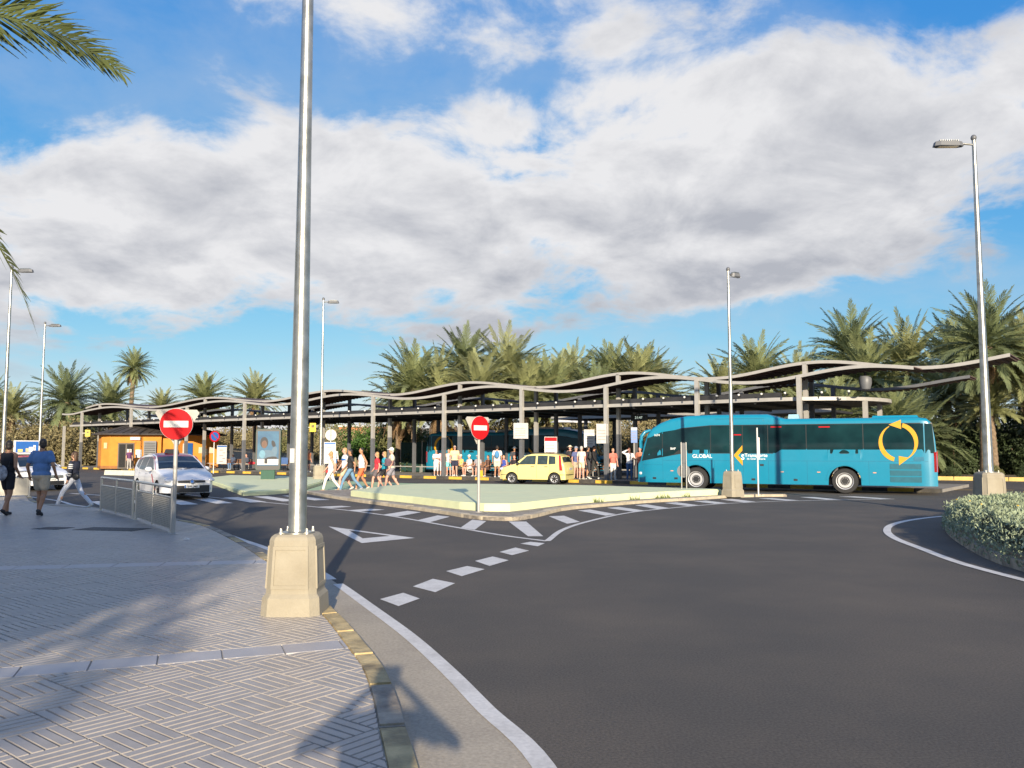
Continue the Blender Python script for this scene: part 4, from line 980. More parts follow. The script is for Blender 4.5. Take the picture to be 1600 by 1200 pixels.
for q in [((1.9, 1.35), (2.45, 1.38), (2.45, .98), (1.4, 1.0)), ((2.52, 1.38), (3.3, 1.34), (3.5, .98), (2.52, .98))]: sh.side(q, 'side_window', carglass, t2)
sh.side(((1.9, 1.40), (3.3, 1.40), (3.35, 1.36), (1.8, 1.36)), 'roof_rail_paint', redroof, t2, .004)
front_quad(sh, -.55, .55, .26, .42, 'lower_grille', blackpl, t2, .012); front_quad(sh, -.5, .5, .56, .66, 'upper_grille', chrome, t2, .012); plate(t2, -.165, .48, '3217 HVK')
for sg in (-1, 1):
    ellp('headlight', (.14, sg * .62, .70), (.2, .18, .085), lens_m, t2, Matrix.Rotation(R(sg * -26), 3, 'Z')); ellp('mirror', (1.55, sg * .98, 1.0), (.09, .12, .08), white_car, t2)
    MB().box((1.6, sg * .86, .97), (.05, .2, .04)).build('mirror_arm', blackpl, t2)
bxo = MB().box((2.5, 0, 1.84), (.1, 1.05, .62)).build('advertising_box', white_p, t2); MB().box((2.5, 0, 1.51), (.3, .9, .05)).build('box_rack', blackpl, t2)
MB().box((2.445, 0, 1.86), (.012, .93, .48)).build('poster', blue_p, bxo)
for y, w, h, c in ((.28, .2, .12, (.7, .6, .2)), (.0, .12, .16, (.6, .5, .3)), (-.2, .26, .22, (.7, .72, .75)), (-.3, .1, .3, (.72, .74, .78))): MB().box((2.437, y, 1.64 + h / 2), (.006, w, h)).build('poster_shape', mat('poster_c%d' % int(w * 100), c, .5), bxo)

# ---------------------------------------------------------------- yellow hatchback
yc = mat('pale_yellow_car_paint', (.74, .64, .25), .3, var=.02, coat=.5)
pn = empty('yellow_car', (-.36, 43.95, 0), R(-21.8), 'pale yellow small hatchback driving along the bus platform', 'car')
sh = Shell(3.54, 1.58, [(0, .60), (.04, .72), (.2, .84), (.62, .97), (.85, 1.02), (1.12, 1.24), (1.42, 1.455), (1.75, 1.53), (2.5, 1.545), (3.1, 1.50), (3.32, 1.40), (3.42, 1.1), (3.5, .92), (3.54, .6)], .24, .95, 1.54, .17, (.68, 2.98), .285, ftap=.2, rtap=.08, fr=.4, rr=.22, tail=.04)
sh.body('body', yc, pn); car_common(pn, sh, None, 'alloy', .18)
sh.top(.88, 1.40, .94, .92, 'windscreen', carglass, pn); sh.top(3.335, 3.425, .86, .86, 'rear_window', carglass, pn, .012)
tint = mat('grey_car_glass', (.04, .055, .052), .05, var=.3, spec=.7)
for q in [((1.48, 1.42), (1.98, 1.45), (1.98, 1.0), (1.02, .99)), ((2.08, 1.45), (2.62, 1.44), (2.62, 1.0), (2.08, 1.0)), ((2.68, 1.43), (3.02, 1.40), (3.05, 1.03), (2.68, 1.0))]: sh.side(q, 'side_window', tint, pn)
sh.side(((3.2, 1.46), (3.3, 1.42), (3.42, .70), (3.26, .70)), 'tail_light', redlens, pn, .012)
for x in (1.0, 2.03, 2.72): sh.side(((x, .98), (x + .01, .98), (x + .01, .3), (x, .3)), 'door_gap', mat('gap_brown', (.2, .16, .06), .7), pn, .003)
for x in (1.72, 2.45): sh.side(((x, .90), (x + .18, .90), (x + .18, .87), (x, .87)), 'door_handle', blackpl, pn, .015)
sh.side(((.0, .48), (.4, .48), (.4, .455), (.0, .455)), 'bumper_strip', blackpl, pn, .006); sh.side(((3.2, .50), (3.54, .50), (3.54, .47), (3.2, .47)), 'bumper_strip', blackpl, pn, .006)
front_quad(sh, -.6, .6, .47, .50, 'rear_bumper_strip', blackpl, pn, .008, True); plate(pn, 3.595, .78, '4591 FDC', True, .42)
front_quad(sh, -.5, .5, .3, .42, 'lower_grille', blackpl, pn, .01)
for sg in (-1, 1):
    ellp('headlight', (.10, sg * .60, .76), (.16, .14, .09), lens_m, pn, Matrix.Rotation(R(sg * -22), 3, 'Z')); ellp('mirror', (1.05, sg * .88, 1.04), (.07, .1, .08), blackpl, pn)
    MB().tube([(1.7, sg * .55, 1.585), (2.9, sg * .55, 1.575)], .018, 6).build('roof_rail', blackpl, pn)
MB().box((3.3, .4, .27), (.3, .12, .08)).build('exhaust', blackpl, pn)

# ---------------------------------------------------------------- coaches
busblue = mat('coach_blue', (.004, .195, .315), .32, var=.02, coat=.5)
busglass = mat('coach_glass', (.004, .012, .017), .05, col2=(.010, .040, .046), scale=.9, spec=.28, detail=5)
lineblue = mat('panel_gap_blue', (.004, .13, .22), .5)
logo_y = mat('logo_yellow', (.60, .29, .004), .6, var=.03); logo_w = mat('logo_white', (.75, .78, .78), .5, var=.02)
def coach(loc, rz, label, flip=False, Ln=11.6, H=2.98, detail=True):
    t = empty('coach', loc, rz, label, 'coach')
    up = [(0, 1.15), (.05, 1.35), (.22, 2.0), (.40, 2.42), (.62, 2.68), (.95, 2.88), (1.4, 3.05), (2.1, 3.17), (3.0, 3.2), (5.4, 3.19), (5.85, 3.06), (6.1, 2.99), (Ln - .6, 2.97), (Ln - .3, 2.93), (Ln - .12, 2.75), (Ln - .04, 2.2), (Ln, 1.5)]
    sh = Shell(Ln, 2.5, up, .34, 1.62, 3.0, .035, (2.47, Ln - 3.28), .50, fr=.7, rr=.5, ftap=.16, rtap=.10, rad=.13, crown=.04, arch=.10, bulge=.01, nose=.22, tail=.05)
    bo = sh.body('body', busblue, t)
    # cabin seen through the glass
    MB().box((Ln / 2, 0, .45), (Ln - .5, 1.9, .22)).build('underbody', blackpl, t)
    for xw in sh.wheels:
        for sg in (-1, 1): wheel(t, xw, sg * 1.08, .50, .30, sg, 'truck')
        lin = MB()
        for sg in (-1, 1):
            P = [(xw + .604 * math.cos(a), .5 + .604 * math.sin(a)) for a in np.linspace(-.2, math.pi + .2, 17)]
            for j in range(16): lin.add([(P[j][0], sg * 1.2, P[j][1]), (P[j + 1][0], sg * 1.2, P[j + 1][1]), (P[j + 1][0], sg * .7, P[j + 1][1]), (P[j][0], sg * .7, P[j][1])], [(0, 1, 2, 3)])
        lin.build('wheel_arch_liner', blackpl, t)
        for sg in (-1, 1):
            m = MB(); Pa = [(xw + .62 * math.cos(a), .5 + .62 * math.sin(a)) for a in np.linspace(.05, math.pi - .05, 21)]; Pb = [(xw + .70 * math.cos(a), .5 + .70 * math.sin(a)) for a in np.linspace(.05, math.pi - .05, 21)]
            for j in range(20):
                q = [Pa[j], Pa[j + 1], Pb[j + 1], Pb[j]]; m.add([(x, sg * (sh.hw(x, z) + .014), z) for x, z in q], [(0, 1, 2, 3)])
            m.fix().build('arch_trim', busblue, t, 40)
    div = [1.06, 3.11, 4.42, 5.43, 6.92, 9.03, Ln - .42]
    topz = lambda x: float(np.interp(x, [.3, .6, 1.06, 2.0, 3.1, 20], [2.15, 2.33, 2.50, 2.64, 2.74, 2.74]))
    lowz = lambda x: float(np.interp(x, [.1, 1.06, 1.75, 20], [1.28, 1.42, 1.60, 1.60]))
    g = .014
    sh.side(((.42, topz(.42)), (1.06 - g, topz(1.06)), (1.06 - g, lowz(1.06)), (.13, lowz(.13))), 'driver_window', busglass, t, .006)
    sh.side(((1.06 + g, topz(1.06)), (2.05, topz(2.05)), (1.75, lowz(1.75)), (1.06 + g, lowz(1.06))), 'side_window', busglass, t)
    sh.side(((2.05, topz(2.05)), (3.11 - g, topz(3.1)), (3.11 - g, 1.6), (1.75, 1.6)), 'side_window', busglass, t)
    for a, b in zip(div[1:], div[2:]): sh.side(((a + g, 2.74), (b - g, 2.74), (b - g, 1.6), (a + g, 1.6)), 'side_window', busglass, t, nx=10)
    sh.side(((Ln - .39, 2.74), (Ln - .13, 2.72), (Ln - .06, 1.6), (Ln - .39, 1.6)), 'side_window', busglass, t)
    # black glazing surround
    sh.side(((.40, topz(.4) + .03), (1.9, 2.66), (1.9, 1.57), (.11, lowz(.1) - .03)), 'window_surround', blackpl, t, .0025, nx=14)
    sh.side(((1.9, 2.66), (3.11, 2.765), (3.11, 1.575), (1.9, 1.575)), 'window_surround', blackpl, t, .0025); sh.side(((3.11, 2.765), (Ln - .12, 2.765), (Ln - .05, 1.575), (3.11, 1.575)), 'window_surround', blackpl, t, .0025, nx=20)
    sh.top(.03, .60, .97, .93, 'windscreen', carglass, t, .012, nx=14)
    sh.top(Ln - .13, Ln - .02, .86, .88, 'rear_window', carglass, t, .02)
    front_quad(sh, -1.0, 1.0, .95, 1.14, 'front_trim', blackpl, t, .012); front_quad(sh, -.4, .4, .45, .62, 'lower_grille', blackpl, t, .012)
    for sg in (-1, 1):
        ellp('headlight', (.06, sg * .92, .72), (.16, .2, .12), lens_m, t, Matrix.Rotation(R(sg * -20), 3, 'Z'))
        m = MB(); m.tube([(.50, sg * 1.08, 2.58), (.30, sg * 1.24, 2.50), (.16, sg * 1.29, 2.32), (.14, sg * 1.29, 2.12)], [.06, .07, .08, .07], 8); m.build('mirror_arm', busblue, t, 60)
        MB().box((.13, sg * 1.29, 1.98), (.09, .18, .38)).build('mirror', busblue, t)
        MB().box((Ln + .0, sg * 1.03, 1.27), (.06, .16, .78)).build('tail_light', redlens, t)
        sh.side(((Ln - .1, 1.64), (Ln - .01, 1.64), (Ln - .01, .88), (Ln - .1, .88)), 'tail_light', redlens, t, .01, nx=3)
    # panel joints, flaps, vents
    for x in (1.06, 3.25, 4.42, 5.43, 6.92, 9.2): sh.side(((x, 1.55 if x < 1.2 else 1.28), (x + .014, 1.55 if x < 1.2 else 1.28), (x + .014, .36), (x, .36)), 'panel_joint', lineblue, t, .003, nx=1)
    sh.side(((1.06, 1.29), (Ln - .3, 1.29), (Ln - .3, 1.275), (1.06, 1.275)), 'panel_joint', lineblue, t, .003, nx=30, nz=1); sh.side(((.15, 1.10), (1.06, 1.10), (1.06, 1.088), (.15, 1.088)), 'panel_joint', lineblue, t, .003, nz=1)
    for x in (.62, 1.55, 5.1, 6.4, 4.75): sh.side(((x, .56 if x < 5 or x > 6 else 1.15), (x + .15, .56 if x < 5 or x > 6 else 1.15), (x + .15, .48 if x < 5 or x > 6 else 1.07), (x, .48 if x < 5 or x > 6 else 1.07)), 'flap_latch', blackpl, t, .006, nx=2, nz=1)
    for x in (1.4, 3.8, 5.9, 7.3, 9.35): sh.side(((x, .86), (x + .12, .86), (x + .12, .82), (x, .82)), 'side_marker', mat('marker_lamp', (.6, .3, .2), .3), t, .012, nx=2, nz=1)
    for z0 in (.98, .73, .48):
        v = sh.side(((9.95, z0 + .21), (11.05, z0 + .21), (11.05, z0), (9.95, z0)), 'vent_grille', mat('vent_dark', (.004, .09, .12), .6), t, .004)
        for k in range(5):
            sh.side(((9.97, z0 + .035 + k * .04), (11.03, z0 + .035 + k * .04), (11.03, z0 + .022 + k * .04), (9.97, z0 + .022 + k * .04)), 'vent_slat', lineblue, v[0], .012, both=False, nz=1)
    sh.side(((10.8, 1.46), (11.15, 1.46), (11.15, 1.30), (10.8, 1.30)), 'fuel_flap', lineblue, t, .004)
    MB().box((10.2, 0, 3.03), (1.7, 1.4, .10), 0, .93).build('roof_hatch', busblue, t); MB().box((6.4, -.4, 3.09), (.45, .5, .2), 0, .85).build('roof_vent', mat('vent_blue_white', (.25, .42, .52), .4), t)
    sh.side(((3.3, 3.03), (5.3, 3.03), (5.3, 3.015), (3.3, 3.015)), 'pod_joint', lineblue, t, .012, nz=1)
    # yellow circling arrows on both flanks
    def hwy(x, z, sg, o=.013): return sg * (sh.hw(x, z) + o)
    for sg in (-1, 1):
        cx, cz, r = 10.28, 2.02, .70
        for a0, a1 in ((75, -62), (255, 118)):
            m = MB(); tt = np.linspace(0, 1, 26)
            for u in tt:
                a = R(a0 + (a1 - a0) * u) if True else 0; w = .115 * math.sin(math.pi * min(.5, .08 + u * .0 + (1 - u) * .5)) * (.35 + .65 * math.sin(math.pi * (.12 + .62 * (1 - u))))
                for rr_ in (r - w, r + w * .6):
                    x, z = cx + rr_ * math.cos(a) * .92, cz + rr_ * math.sin(a); m.v.append((x, hwy(x, z, sg), z))
            for i in range(25): m.f.append((2 * i, 2 * i + 2, 2 * i + 3, 2 * i + 1))
            m.fix().build('arrow_arc', logo_y, t, 60)
        for hx, hz, q in ((cx + .02, cz + r, [(.10, .17), (.10, -.19), (-.34, -.02)]), (cx + .02, cz - r, [(-.02, .17), (-.02, -.19), (.34, .10)])):
            m = MB(); m.add([(hx + dx, hwy(hx + dx, hz + dz, sg, .014), hz + dz) for dx, dz in q], [(0, 1, 2)]); m.fix().build('arrow_head', logo_y, t)
    for sg in (-1, 1):
        Yp = sg * (1.25 + .016); rzz = 0 if sg < 0 else math.pi
        def put(b, s_, x, z, mt, **k): text_on(b, s_, mt, t, (x, sg * (sh.hw(x, z) + .016), z), math.pi / 2, rzz, **k)
        put('GLOBAL', .22, 2.75, 1.46, logo_w, bold=.008); put('Transporte', .20, 4.95, 1.50, logo_w, bold=.012); put('de Gran Canaria', .11, 4.95, 1.36, logo_w, bold=.012)
        put('S', .30, 4.42, 1.42, logo_w, bold=.02); put('1674', .13, .82, 2.36, logo_w, bold=.01); put('BAP', .13, 1.52, 1.78, logo_w, bold=.015)
        for x, z in ((3.95, 2.35), (5.55, 2.66), (7.4, 2.64)):
            sh.side(((x, z + .025), (x + .42, z + .025), (x + .42, z - .02), (x, z - .02)), 'red_exit_strip', red_p, t, .011, both=False, nz=1) if sg < 0 else None
        m = MB(); c_ = (4.05, 1.50)
        for q in ([(0, 0), (.36, .42), (.36, .20), (.18, 0)], [(0, 0), (.18, 0), (.36, -.20), (.36, -.42)]):
            m.add([(c_[0] + x, sg * (sh.hw(c_[0] + x, c_[1] + z) + .014), c_[1] + z) for x, z in q], [(0, 1, 2, 3)])
        m.fix().build('chevron_logo', logo_y, t)
    return t, sh
coach((6.0, 37.6, 0), R(-23.6), 'bright blue coach with yellow circling arrows on its tail, beside the green island')
c2, _ = coach((6.15, 56.3, -.02), R(156), 'blue coach behind the waiting people on the far side of the platform')
for k in range(3): MB().box((3.2 + k * 2.6, 0, 3.1 if k else 3.24), (1.9, 1.5, .16), 0, .92).build('air_conditioning_unit', white_p, c2)
c2.scale = (1.12, 1, 1)
# ================================================================ people
QUEUE = []
def fuse(mb, name, mt, parent, vox, extra=None): QUEUE.append((mb, name, mt, parent, vox, extra))
def flush():
    tmp = []
    for mb, name, mt, parent, vox, extra in QUEUE:
        o = link('tmp', mb.mesh('tmp')); md = o.modifiers.new('r', 'REMESH'); md.mode = 'VOXEL'; md.voxel_size = vox; md.use_smooth_shade = True
        s = o.modifiers.new('s', 'SMOOTH'); s.factor = .5; s.iterations = 2
        tmp.append(o)
    bpy.context.view_layer.update(); dg = bpy.context.evaluated_depsgraph_get()
    for o, (mb, name, mt, parent, vox, extra) in zip(tmp, QUEUE):
        me = bpy.data.meshes.new_from_object(o.evaluated_get(dg)); me.materials.clear(); me.materials.append(mt); me.name = name
        if extra and extra.v:                                     # fingers keep their own thin shape inside the same mesh
            bm = bmesh.new(); bm.from_mesh(me); em = extra.mesh('e'); bm.from_mesh(em); 
            for f in bm.faces: f.smooth = True
            bm.to_mesh(me); bm.free()
        link(name, me, parent)
    for o in tmp: bpy.data.objects.remove(o)
    QUEUE.clear()
CLO = {}
def cloth(c):
    if c not in CLO: CLO[c] = mat('cloth_%d' % len(CLO), c, .85, var=.12, scale=14, bump=.15, bscale=35)
    return CLO[c]
SK = [mat('skin_fair', (.52, .29, .19), .5, var=.06, scale=9), mat('skin_tan', (.40, .20, .11), .5, var=.06, scale=9), mat('skin_pink', (.56, .30, .22), .5, var=.06, scale=9)]
HAIR = {'dark': mat('hair_dark', (.018, .014, .012), .55, var=.4, scale=40), 'brown': mat('hair_brown', (.07, .038, .02), .55, var=.4, scale=40), 'blond': mat('hair_blond', (.38, .24, .10), .55, var=.3, scale=40), 'grey': mat('hair_grey', (.42, .40, .37), .6, var=.2, scale=40), 'red': mat('hair_red', (.25, .06, .03), .55, var=.3, scale=40)}
eye_m = mat('eye_dark', (.02, .018, .016), .3)
def person(loc, rz, label, h=1.72, pose='stand', skin=0, hair='brown', longhair=False, top=((.7, .7, .7), 'tee'), bottom=((.1, .1, .2), 'shorts'), shoes=(.6, .6, .58), hat=None, sun=False,
           vox=.026, arms=None, stride=.30, yaw=0, bag=None, group=None, fat=1.0, bald=False):
    k = h / 1.75; g = empty('person', loc, R(rz), label, 'person', group); g.scale = (k, k, k)
    dz = -.44 if pose == 'sit' else 0
    sk = SK[skin]; b = MB(); T = MB(); B = MB(); S = MB(); fing = MB()
    hipz = .92 + dz
    J = {}
    for s in (-1, 1):
        sh_ = Vector((s * .185, .0, 1.42 + dz)); hp = Vector((s * .092, 0, hipz))
        if pose == 'sit': kn = Vector((s * .13, -.43, .50)); an = Vector((s * .14, -.42 - .05 * s, .085))
        elif pose == 'walk':
            ph = s * stride; kn = hp + Vector((0, -ph * .62 - .06, -.415)); an = hp + Vector((0, -ph * 1.15 + (.06 if ph < 0 else 0), -.83 + (.05 if ph < 0 else 0)))
        else: kn = Vector((s * .10, -.01, .50)); an = Vector((s * .115, .02, .085))
        el = sh_ + Vector((s * .06, .04, -.29)); wr = el + Vector((s * .01, -.08, -.245))
        if pose == 'walk': el = sh_ + Vector((s * .05, s * stride * .45 + .04, -.28)); wr = el + Vector((0, -.10 + s * stride * .25, -.22))
        if pose == 'sit': el = sh_ + Vector((s * .05, -.04, -.28)); wr = el + Vector((-s * .07, -.23, -.06))
        if arms and arms.get(s): el = sh_ + Vector(arms[s][0]); wr = sh_ + Vector(arms[s][1])
        J[s] = (sh_, el, wr, hp, kn, an)
    f = fat
    tor = [((0, .0, hipz + .03), (.165 * f, .118 * f, .13)), ((0, -.005 * f, 1.10 + dz), (.148 * f, .11 * f, .17)), ((0, 0, 1.30 + dz), (.17 * f, .118, .19))]
    for c, r in tor: b.ell(c, r)
    b.capsule((-.13, .0, 1.425 + dz), (.13, .0, 1.425 + dz), .068, .068); b.capsule((0, .012, 1.45 + dz), (0, -.008, 1.56 + dz), .056, .052)
    Y3 = Matrix.Rotation(R(yaw), 3, 'Z'); hc = Vector((0, -.015, 1.64 + dz))
    def hd(p): return hc + Y3 @ Vector(p)
    b.ell(hd((0, 0, .01)), (.074, .094, .112), M=Y3); b.ell(hd((0, -.03, -.055)), (.056, .062, .062), M=Y3); b.ell(hd((0, -.098, -.012)), (.014, .022, .026), M=Y3)
    for s in (-1, 1): b.ell(hd((s * .076, .005, -.012)), (.013, .022, .032), M=Y3)
    for s in (-1, 1):
        sh_, el, wr, hp, kn, an = J[s]
        b.capsule(sh_, el, .050 * f, .039); b.capsule(el, wr, .040, .027); d = (wr - el).normalized(); hm = wr + d * .05
        b.capsule(wr, wr + d * .075, .026, .034); b.capsule(hp, kn, .086 * f, .058); b.capsule(kn, an, .056, .040); b.ell(kn.lerp(an, .32) + Vector((0, .014, 0)), (.054, .056, .10))
        side = Vector((1, 0, 0)) if abs(d.x) < .8 else Vector((0, 1, 0)); side = (side - d * side.dot(d)).normalized(); nrm = d.cross(side)
        for i, (o, l) in enumerate(((-.027, .070), (-.009, .080), (.009, .076), (.026, .060))):
            p0 = wr + d * .088 + side * o; p1 = p0 + d * l * .55 + nrm * .008; p2 = p1 + d * l * .4 - Vector((0, 0, 0)) + nrm * .022
            fing.tube([p0, p1, p2], [.0095, .009, .0065], 6)
        p0 = wr + d * .03 + side * (-.03 * s if True else 0); fing.tube([p0, p0 + side * (-.022 * s) + d * .03, p0 + side * (-.026 * s) + d * .062], [.011, .010, .007], 6)
        # feet
        toe = an + Vector((s * .02, -.145, -.055)); heel = an + Vector((0, .035, -.045))
        if pose == 'walk' and s * stride < 0: toe = an + Vector((0, -.11, -.105)); heel = an + Vector((0, .05, -.005))
        toe.z = max(toe.z, .03); heel.z = max(heel.z, .038)
        S.capsule(heel, toe, .040, .034); S.capsule(an + Vector((0, 0, -.02)), heel, .046, .038)
        # clothes on this side
        tc, ts = top; bc, bs = bottom
        if ts == 'tee': T.capsule(sh_, sh_.lerp(el, .55), .064 * f, .066 * f)
        elif ts == 'long': T.capsule(sh_, el, .062 * f, .052); T.capsule(el, el.lerp(wr, .93), .052, .040)
        elif ts == 'tank': T.capsule(sh_ * .72 + Vector((0, 0, sh_.z * .28)), sh_ * .72 + Vector((0, 0, sh_.z * .28 - .1)), .055, .06)
        hr = .098 * f
        if bs == 'shorts': B.capsule(hp, hp.lerp(kn, .62), hr, .088 * f)
        elif bs == 'capri': B.capsule(hp, kn, hr, .074); B.capsule(kn, kn.lerp(an, .35), .074, .066)
        elif bs == 'long': B.capsule(hp, kn, hr, .070); B.capsule(kn, an + Vector((0, 0, .03)), .068, .056)
        elif bs == 'skirt': B.capsule(hp, hp.lerp(kn, .8), hr * 1.1, .12)
    if top[1] != 'none':
        for c, r in tor: T.ell(c, (r[0] + .022, r[1] + .024, r[2] * (.8 if c[2] == tor[0][0][2] else 1)))
        T.capsule((-.12, .0, 1.415 + dz), (.12, .0, 1.415 + dz), .078, .078)
        fuse(T, 'top', cloth(top[0]), g, vox)
    B.ell((0, 0, hipz), (.178 * f, .135 * f, .12)); fuse(B, 'trousers' if bottom[1] == 'long' else ('skirt' if bottom[1] == 'skirt' else 'shorts'), cloth(bottom[0]), g, vox)
    fuse(S, 'shoes', cloth(shoes), g, vox * .8)
    fuse(b, 'body', sk, g, vox * .75, fing)
    H = MB()
    if not bald:
        H.ell(hd((0, .018, .035)), (.083, .093, .098), M=Y3); H.ell(hd((0, .05, -.02)), (.07, .055, .085), M=Y3)
        if longhair: H.ell(hd((0, .055, -.09)), (.085, .05, .13), M=Y3); H.ell(hd((0, .0, .0)), (.09, .07, .09), M=Y3)
        fuse(H, 'hair', HAIR[hair], g, vox * .7)
    if hat:
        hc_, hs = hat; m = MB(); m.ell(hd((0, .005, .06)), (.092, .104, .085), M=Y3)
        if hs == 'cap': m.ell(hd((0, -.12, .045)), (.07, .085, .012), M=Y3)
        else: m.ell(hd((0, 0, .045)), (.20, .21, .014), 20, 6, M=Y3)
        fuse(m, 'hat', cloth(hc_), g, vox * .5)
    e = MB()
    if sun:
        for s in (-1, 1): e.ell(hd((s * .034, -.092, .012)), (.030, .012, .022), 8, 6, Y3)
        e.tube([hd((-.075, -.02, .018)), hd((-.06, -.085, .018)), hd((.06, -.085, .018)), hd((.075, -.02, .018))], .005, 5); e.build('sunglasses', blackpl, g, 60)
    else:
        for s in (-1, 1): e.ell(hd((s * .032, -.086, .012)), (.014, .010, .008), 8, 6, Y3)
        e.build('eyes', eye_m, g, 60)
    mth = MB(); mth.ell(hd((0, -.090, -.062)), (.024, .008, .007), 8, 6, Y3); mth.build('mouth', mat('lips', (.35, .10, .09), .5), g, 60)
    return g, J
def backpack(g, c, mt, sz=(.30, .16, .42)):
    m = MB(); m.ell(c, (sz[0] / 2, sz[1] / 2, sz[2] / 2)); m.ell((c[0], c[1] + .05, c[2] - .08), (sz[0] * .36, sz[1] * .4, sz[2] * .25)); fuse(m, 'rucksack', mt, g, .022)

NEAR = .014
# the three people near the crossing
g, J = person((-12.25, 20.4, SW), 172, 'person in black sleeveless top and black shorts seen from behind with printed bag', 1.80, skin=1, hair='dark', top=((.012, .012, .016), 'tank'), bottom=((.014, .014, .018), 'shorts'), shoes=(.03, .03, .035), vox=NEAR, yaw=25, arms={-1: ((-.05, .05, -.28), (-.02, -.12, -.46)), 1: ((.10, .06, -.27), (.06, -.10, -.44))}, stride=.12, pose='walk')
m = MB(); m.ell((.02, .17, 1.0), (.15, .05, .19)); fuse(m, 'bag', mat('printed_bag', (.05, .05, .06), .7, col2=(.5, .5, .54), scale=9, local=True), g, .016)
MB().tube([(-.12, .13, 1.15), (-.10, .06, 1.44), (.0, .02, 1.5), (.10, .06, 1.44), (.14, .13, 1.15)], .008, 6).build('bag_strap', blackpl, g)
person((-11.38, 20.3, SW), 178, 'man in a blue short-sleeved shirt and beige shorts seen from behind', 1.84, skin=1, hair='dark', top=((.10, .20, .40), 'tee'), bottom=((.42, .36, .27), 'shorts'), shoes=(.05, .055, .06), vox=NEAR, yaw=38, fat=1.22, arms={-1: ((-.12, .05, -.27), (-.10, -.10, -.48)), 1: ((.13, .03, -.28), (.15, -.09, -.50))}, pose='walk', stride=.10)
g, J = person((-12.9, 24.75, 0), -96, 'woman in a navy cardigan with white sleeve bands striding over the crossing', 1.66, skin=0, hair='brown', longhair=True, top=((.015, .018, .035), 'long'), bottom=((.62, .64, .70), 'long'), shoes=(.62, .62, .60), vox=NEAR, pose='walk', stride=.40, sun=True, arms={-1: ((-.04, -.05, -.29), (-.02, -.20, -.22)), 1: ((.05, .02, -.28), (.04, -.06, -.52))})
sh_, el, wr = J[1][:3]
for t in (.25, .45, .65): p = sh_.lerp(el, t); d = (el - sh_).normalized(); MB().tube([p - d * .014, p + d * .014], .070, 14).build('sleeve_band', white_p, g, 40)
for t in (.2, .45): p = el.lerp(wr, t); d = (wr - el).normalized(); MB().tube([p - d * .013, p + d * .013], .056, 14).build('sleeve_band', white_p, g, 40)
m = MB(); m.ell((.16, .16, 1.0), (.06, .12, .12)); fuse(m, 'handbag', blackpl, g, .016)

# walking over the green path
WK = dict(pose='walk', vox=.02)
g, _ = person((-7.55, 35.0, .01), -75, 'woman in white sleeveless top and white trousers with a red handbag', 1.64, skin=0, hair='blond', longhair=True, top=((.72, .70, .66), 'tank'), bottom=((.72, .70, .66), 'long'), shoes=(.5, .3, .15), sun=True, stride=.28, **WK)
m = MB(); m.ell((-.25, -.12, .86), (.06, .11, .09)); fuse(m, 'handbag', cloth((.45, .04, .04)), g, .018)
g, _ = person((-7.05, 35.4, .01), -70, 'person in white top with a blue chest band and beige shorts', 1.80, skin=2, hair='blond', top=((.72, .72, .72), 'tee'), bottom=((.5, .43, .3), 'shorts'), shoes=(.6, .55, .5), stride=.22, **WK)
MB().tube([(0, 0, 1.24), (0, 0, 1.32)], .202, 20, flat=.74).build('blue_band', blue_p, g, 60)
g, _ = person((-6.72, 34.9, .01), -80, 'man in a black shirt and jeans with an olive rucksack', 1.74, skin=1, hair='dark', top=((.02, .02, .024), 'tee'), bottom=((.13, .25, .38), 'long'), shoes=(.3, .3, .32), stride=.34, **WK)
backpack(g, (-.02, .20, 1.22), cloth((.20, .17, .09)))
person((-6.38, 35.6, .01), -60, 'man in a white vest and orange shorts', 1.80, skin=1, hair='dark', top=((.74, .74, .74), 'tank'), bottom=((.75, .16, .06), 'shorts'), shoes=(.6, .5, .4), stride=.22, **WK)
person((-5.88, 36.6, .01), -85, 'woman in a red top and grey shorts', 1.62, skin=2, hair='blond', longhair=True, top=((.62, .03, .05), 'tee'), bottom=((.13, .11, .12), 'shorts'), shoes=(.5, .4, .3), stride=.2, **WK)
person((-5.62, 37.0, .01), -80, 'woman in a turquoise top and black shorts', 1.64, skin=2, hair='blond', longhair=True, top=((.03, .45, .60), 'tee'), bottom=((.03, .03, .035), 'shorts'), shoes=(.3, .3, .3), sun=True, stride=.25, **WK)
g, _ = person((-5.22, 36.4, .01), -78, 'man in a cream shirt, grey shorts and white cap holding a dark folder', 1.80, skin=2, hair='grey', top=((.66, .60, .45), 'tee'), bottom=((.24, .23, .26), 'shorts'), shoes=(.5, .45, .4), hat=((.75, .75, .73), 'cap'), fat=1.2, stride=.24, arms={-1: ((-.08, .0, -.28), (-.03, -.22, -.32)), 1: ((.08, .02, -.28), (.08, -.1, -.50))}, **WK)
MB().box((.16, -.10, 1.16), (.05, .40, .30), R(0)).build('folder', mat('dark_folder', (.10, .05, .08), .6), g)

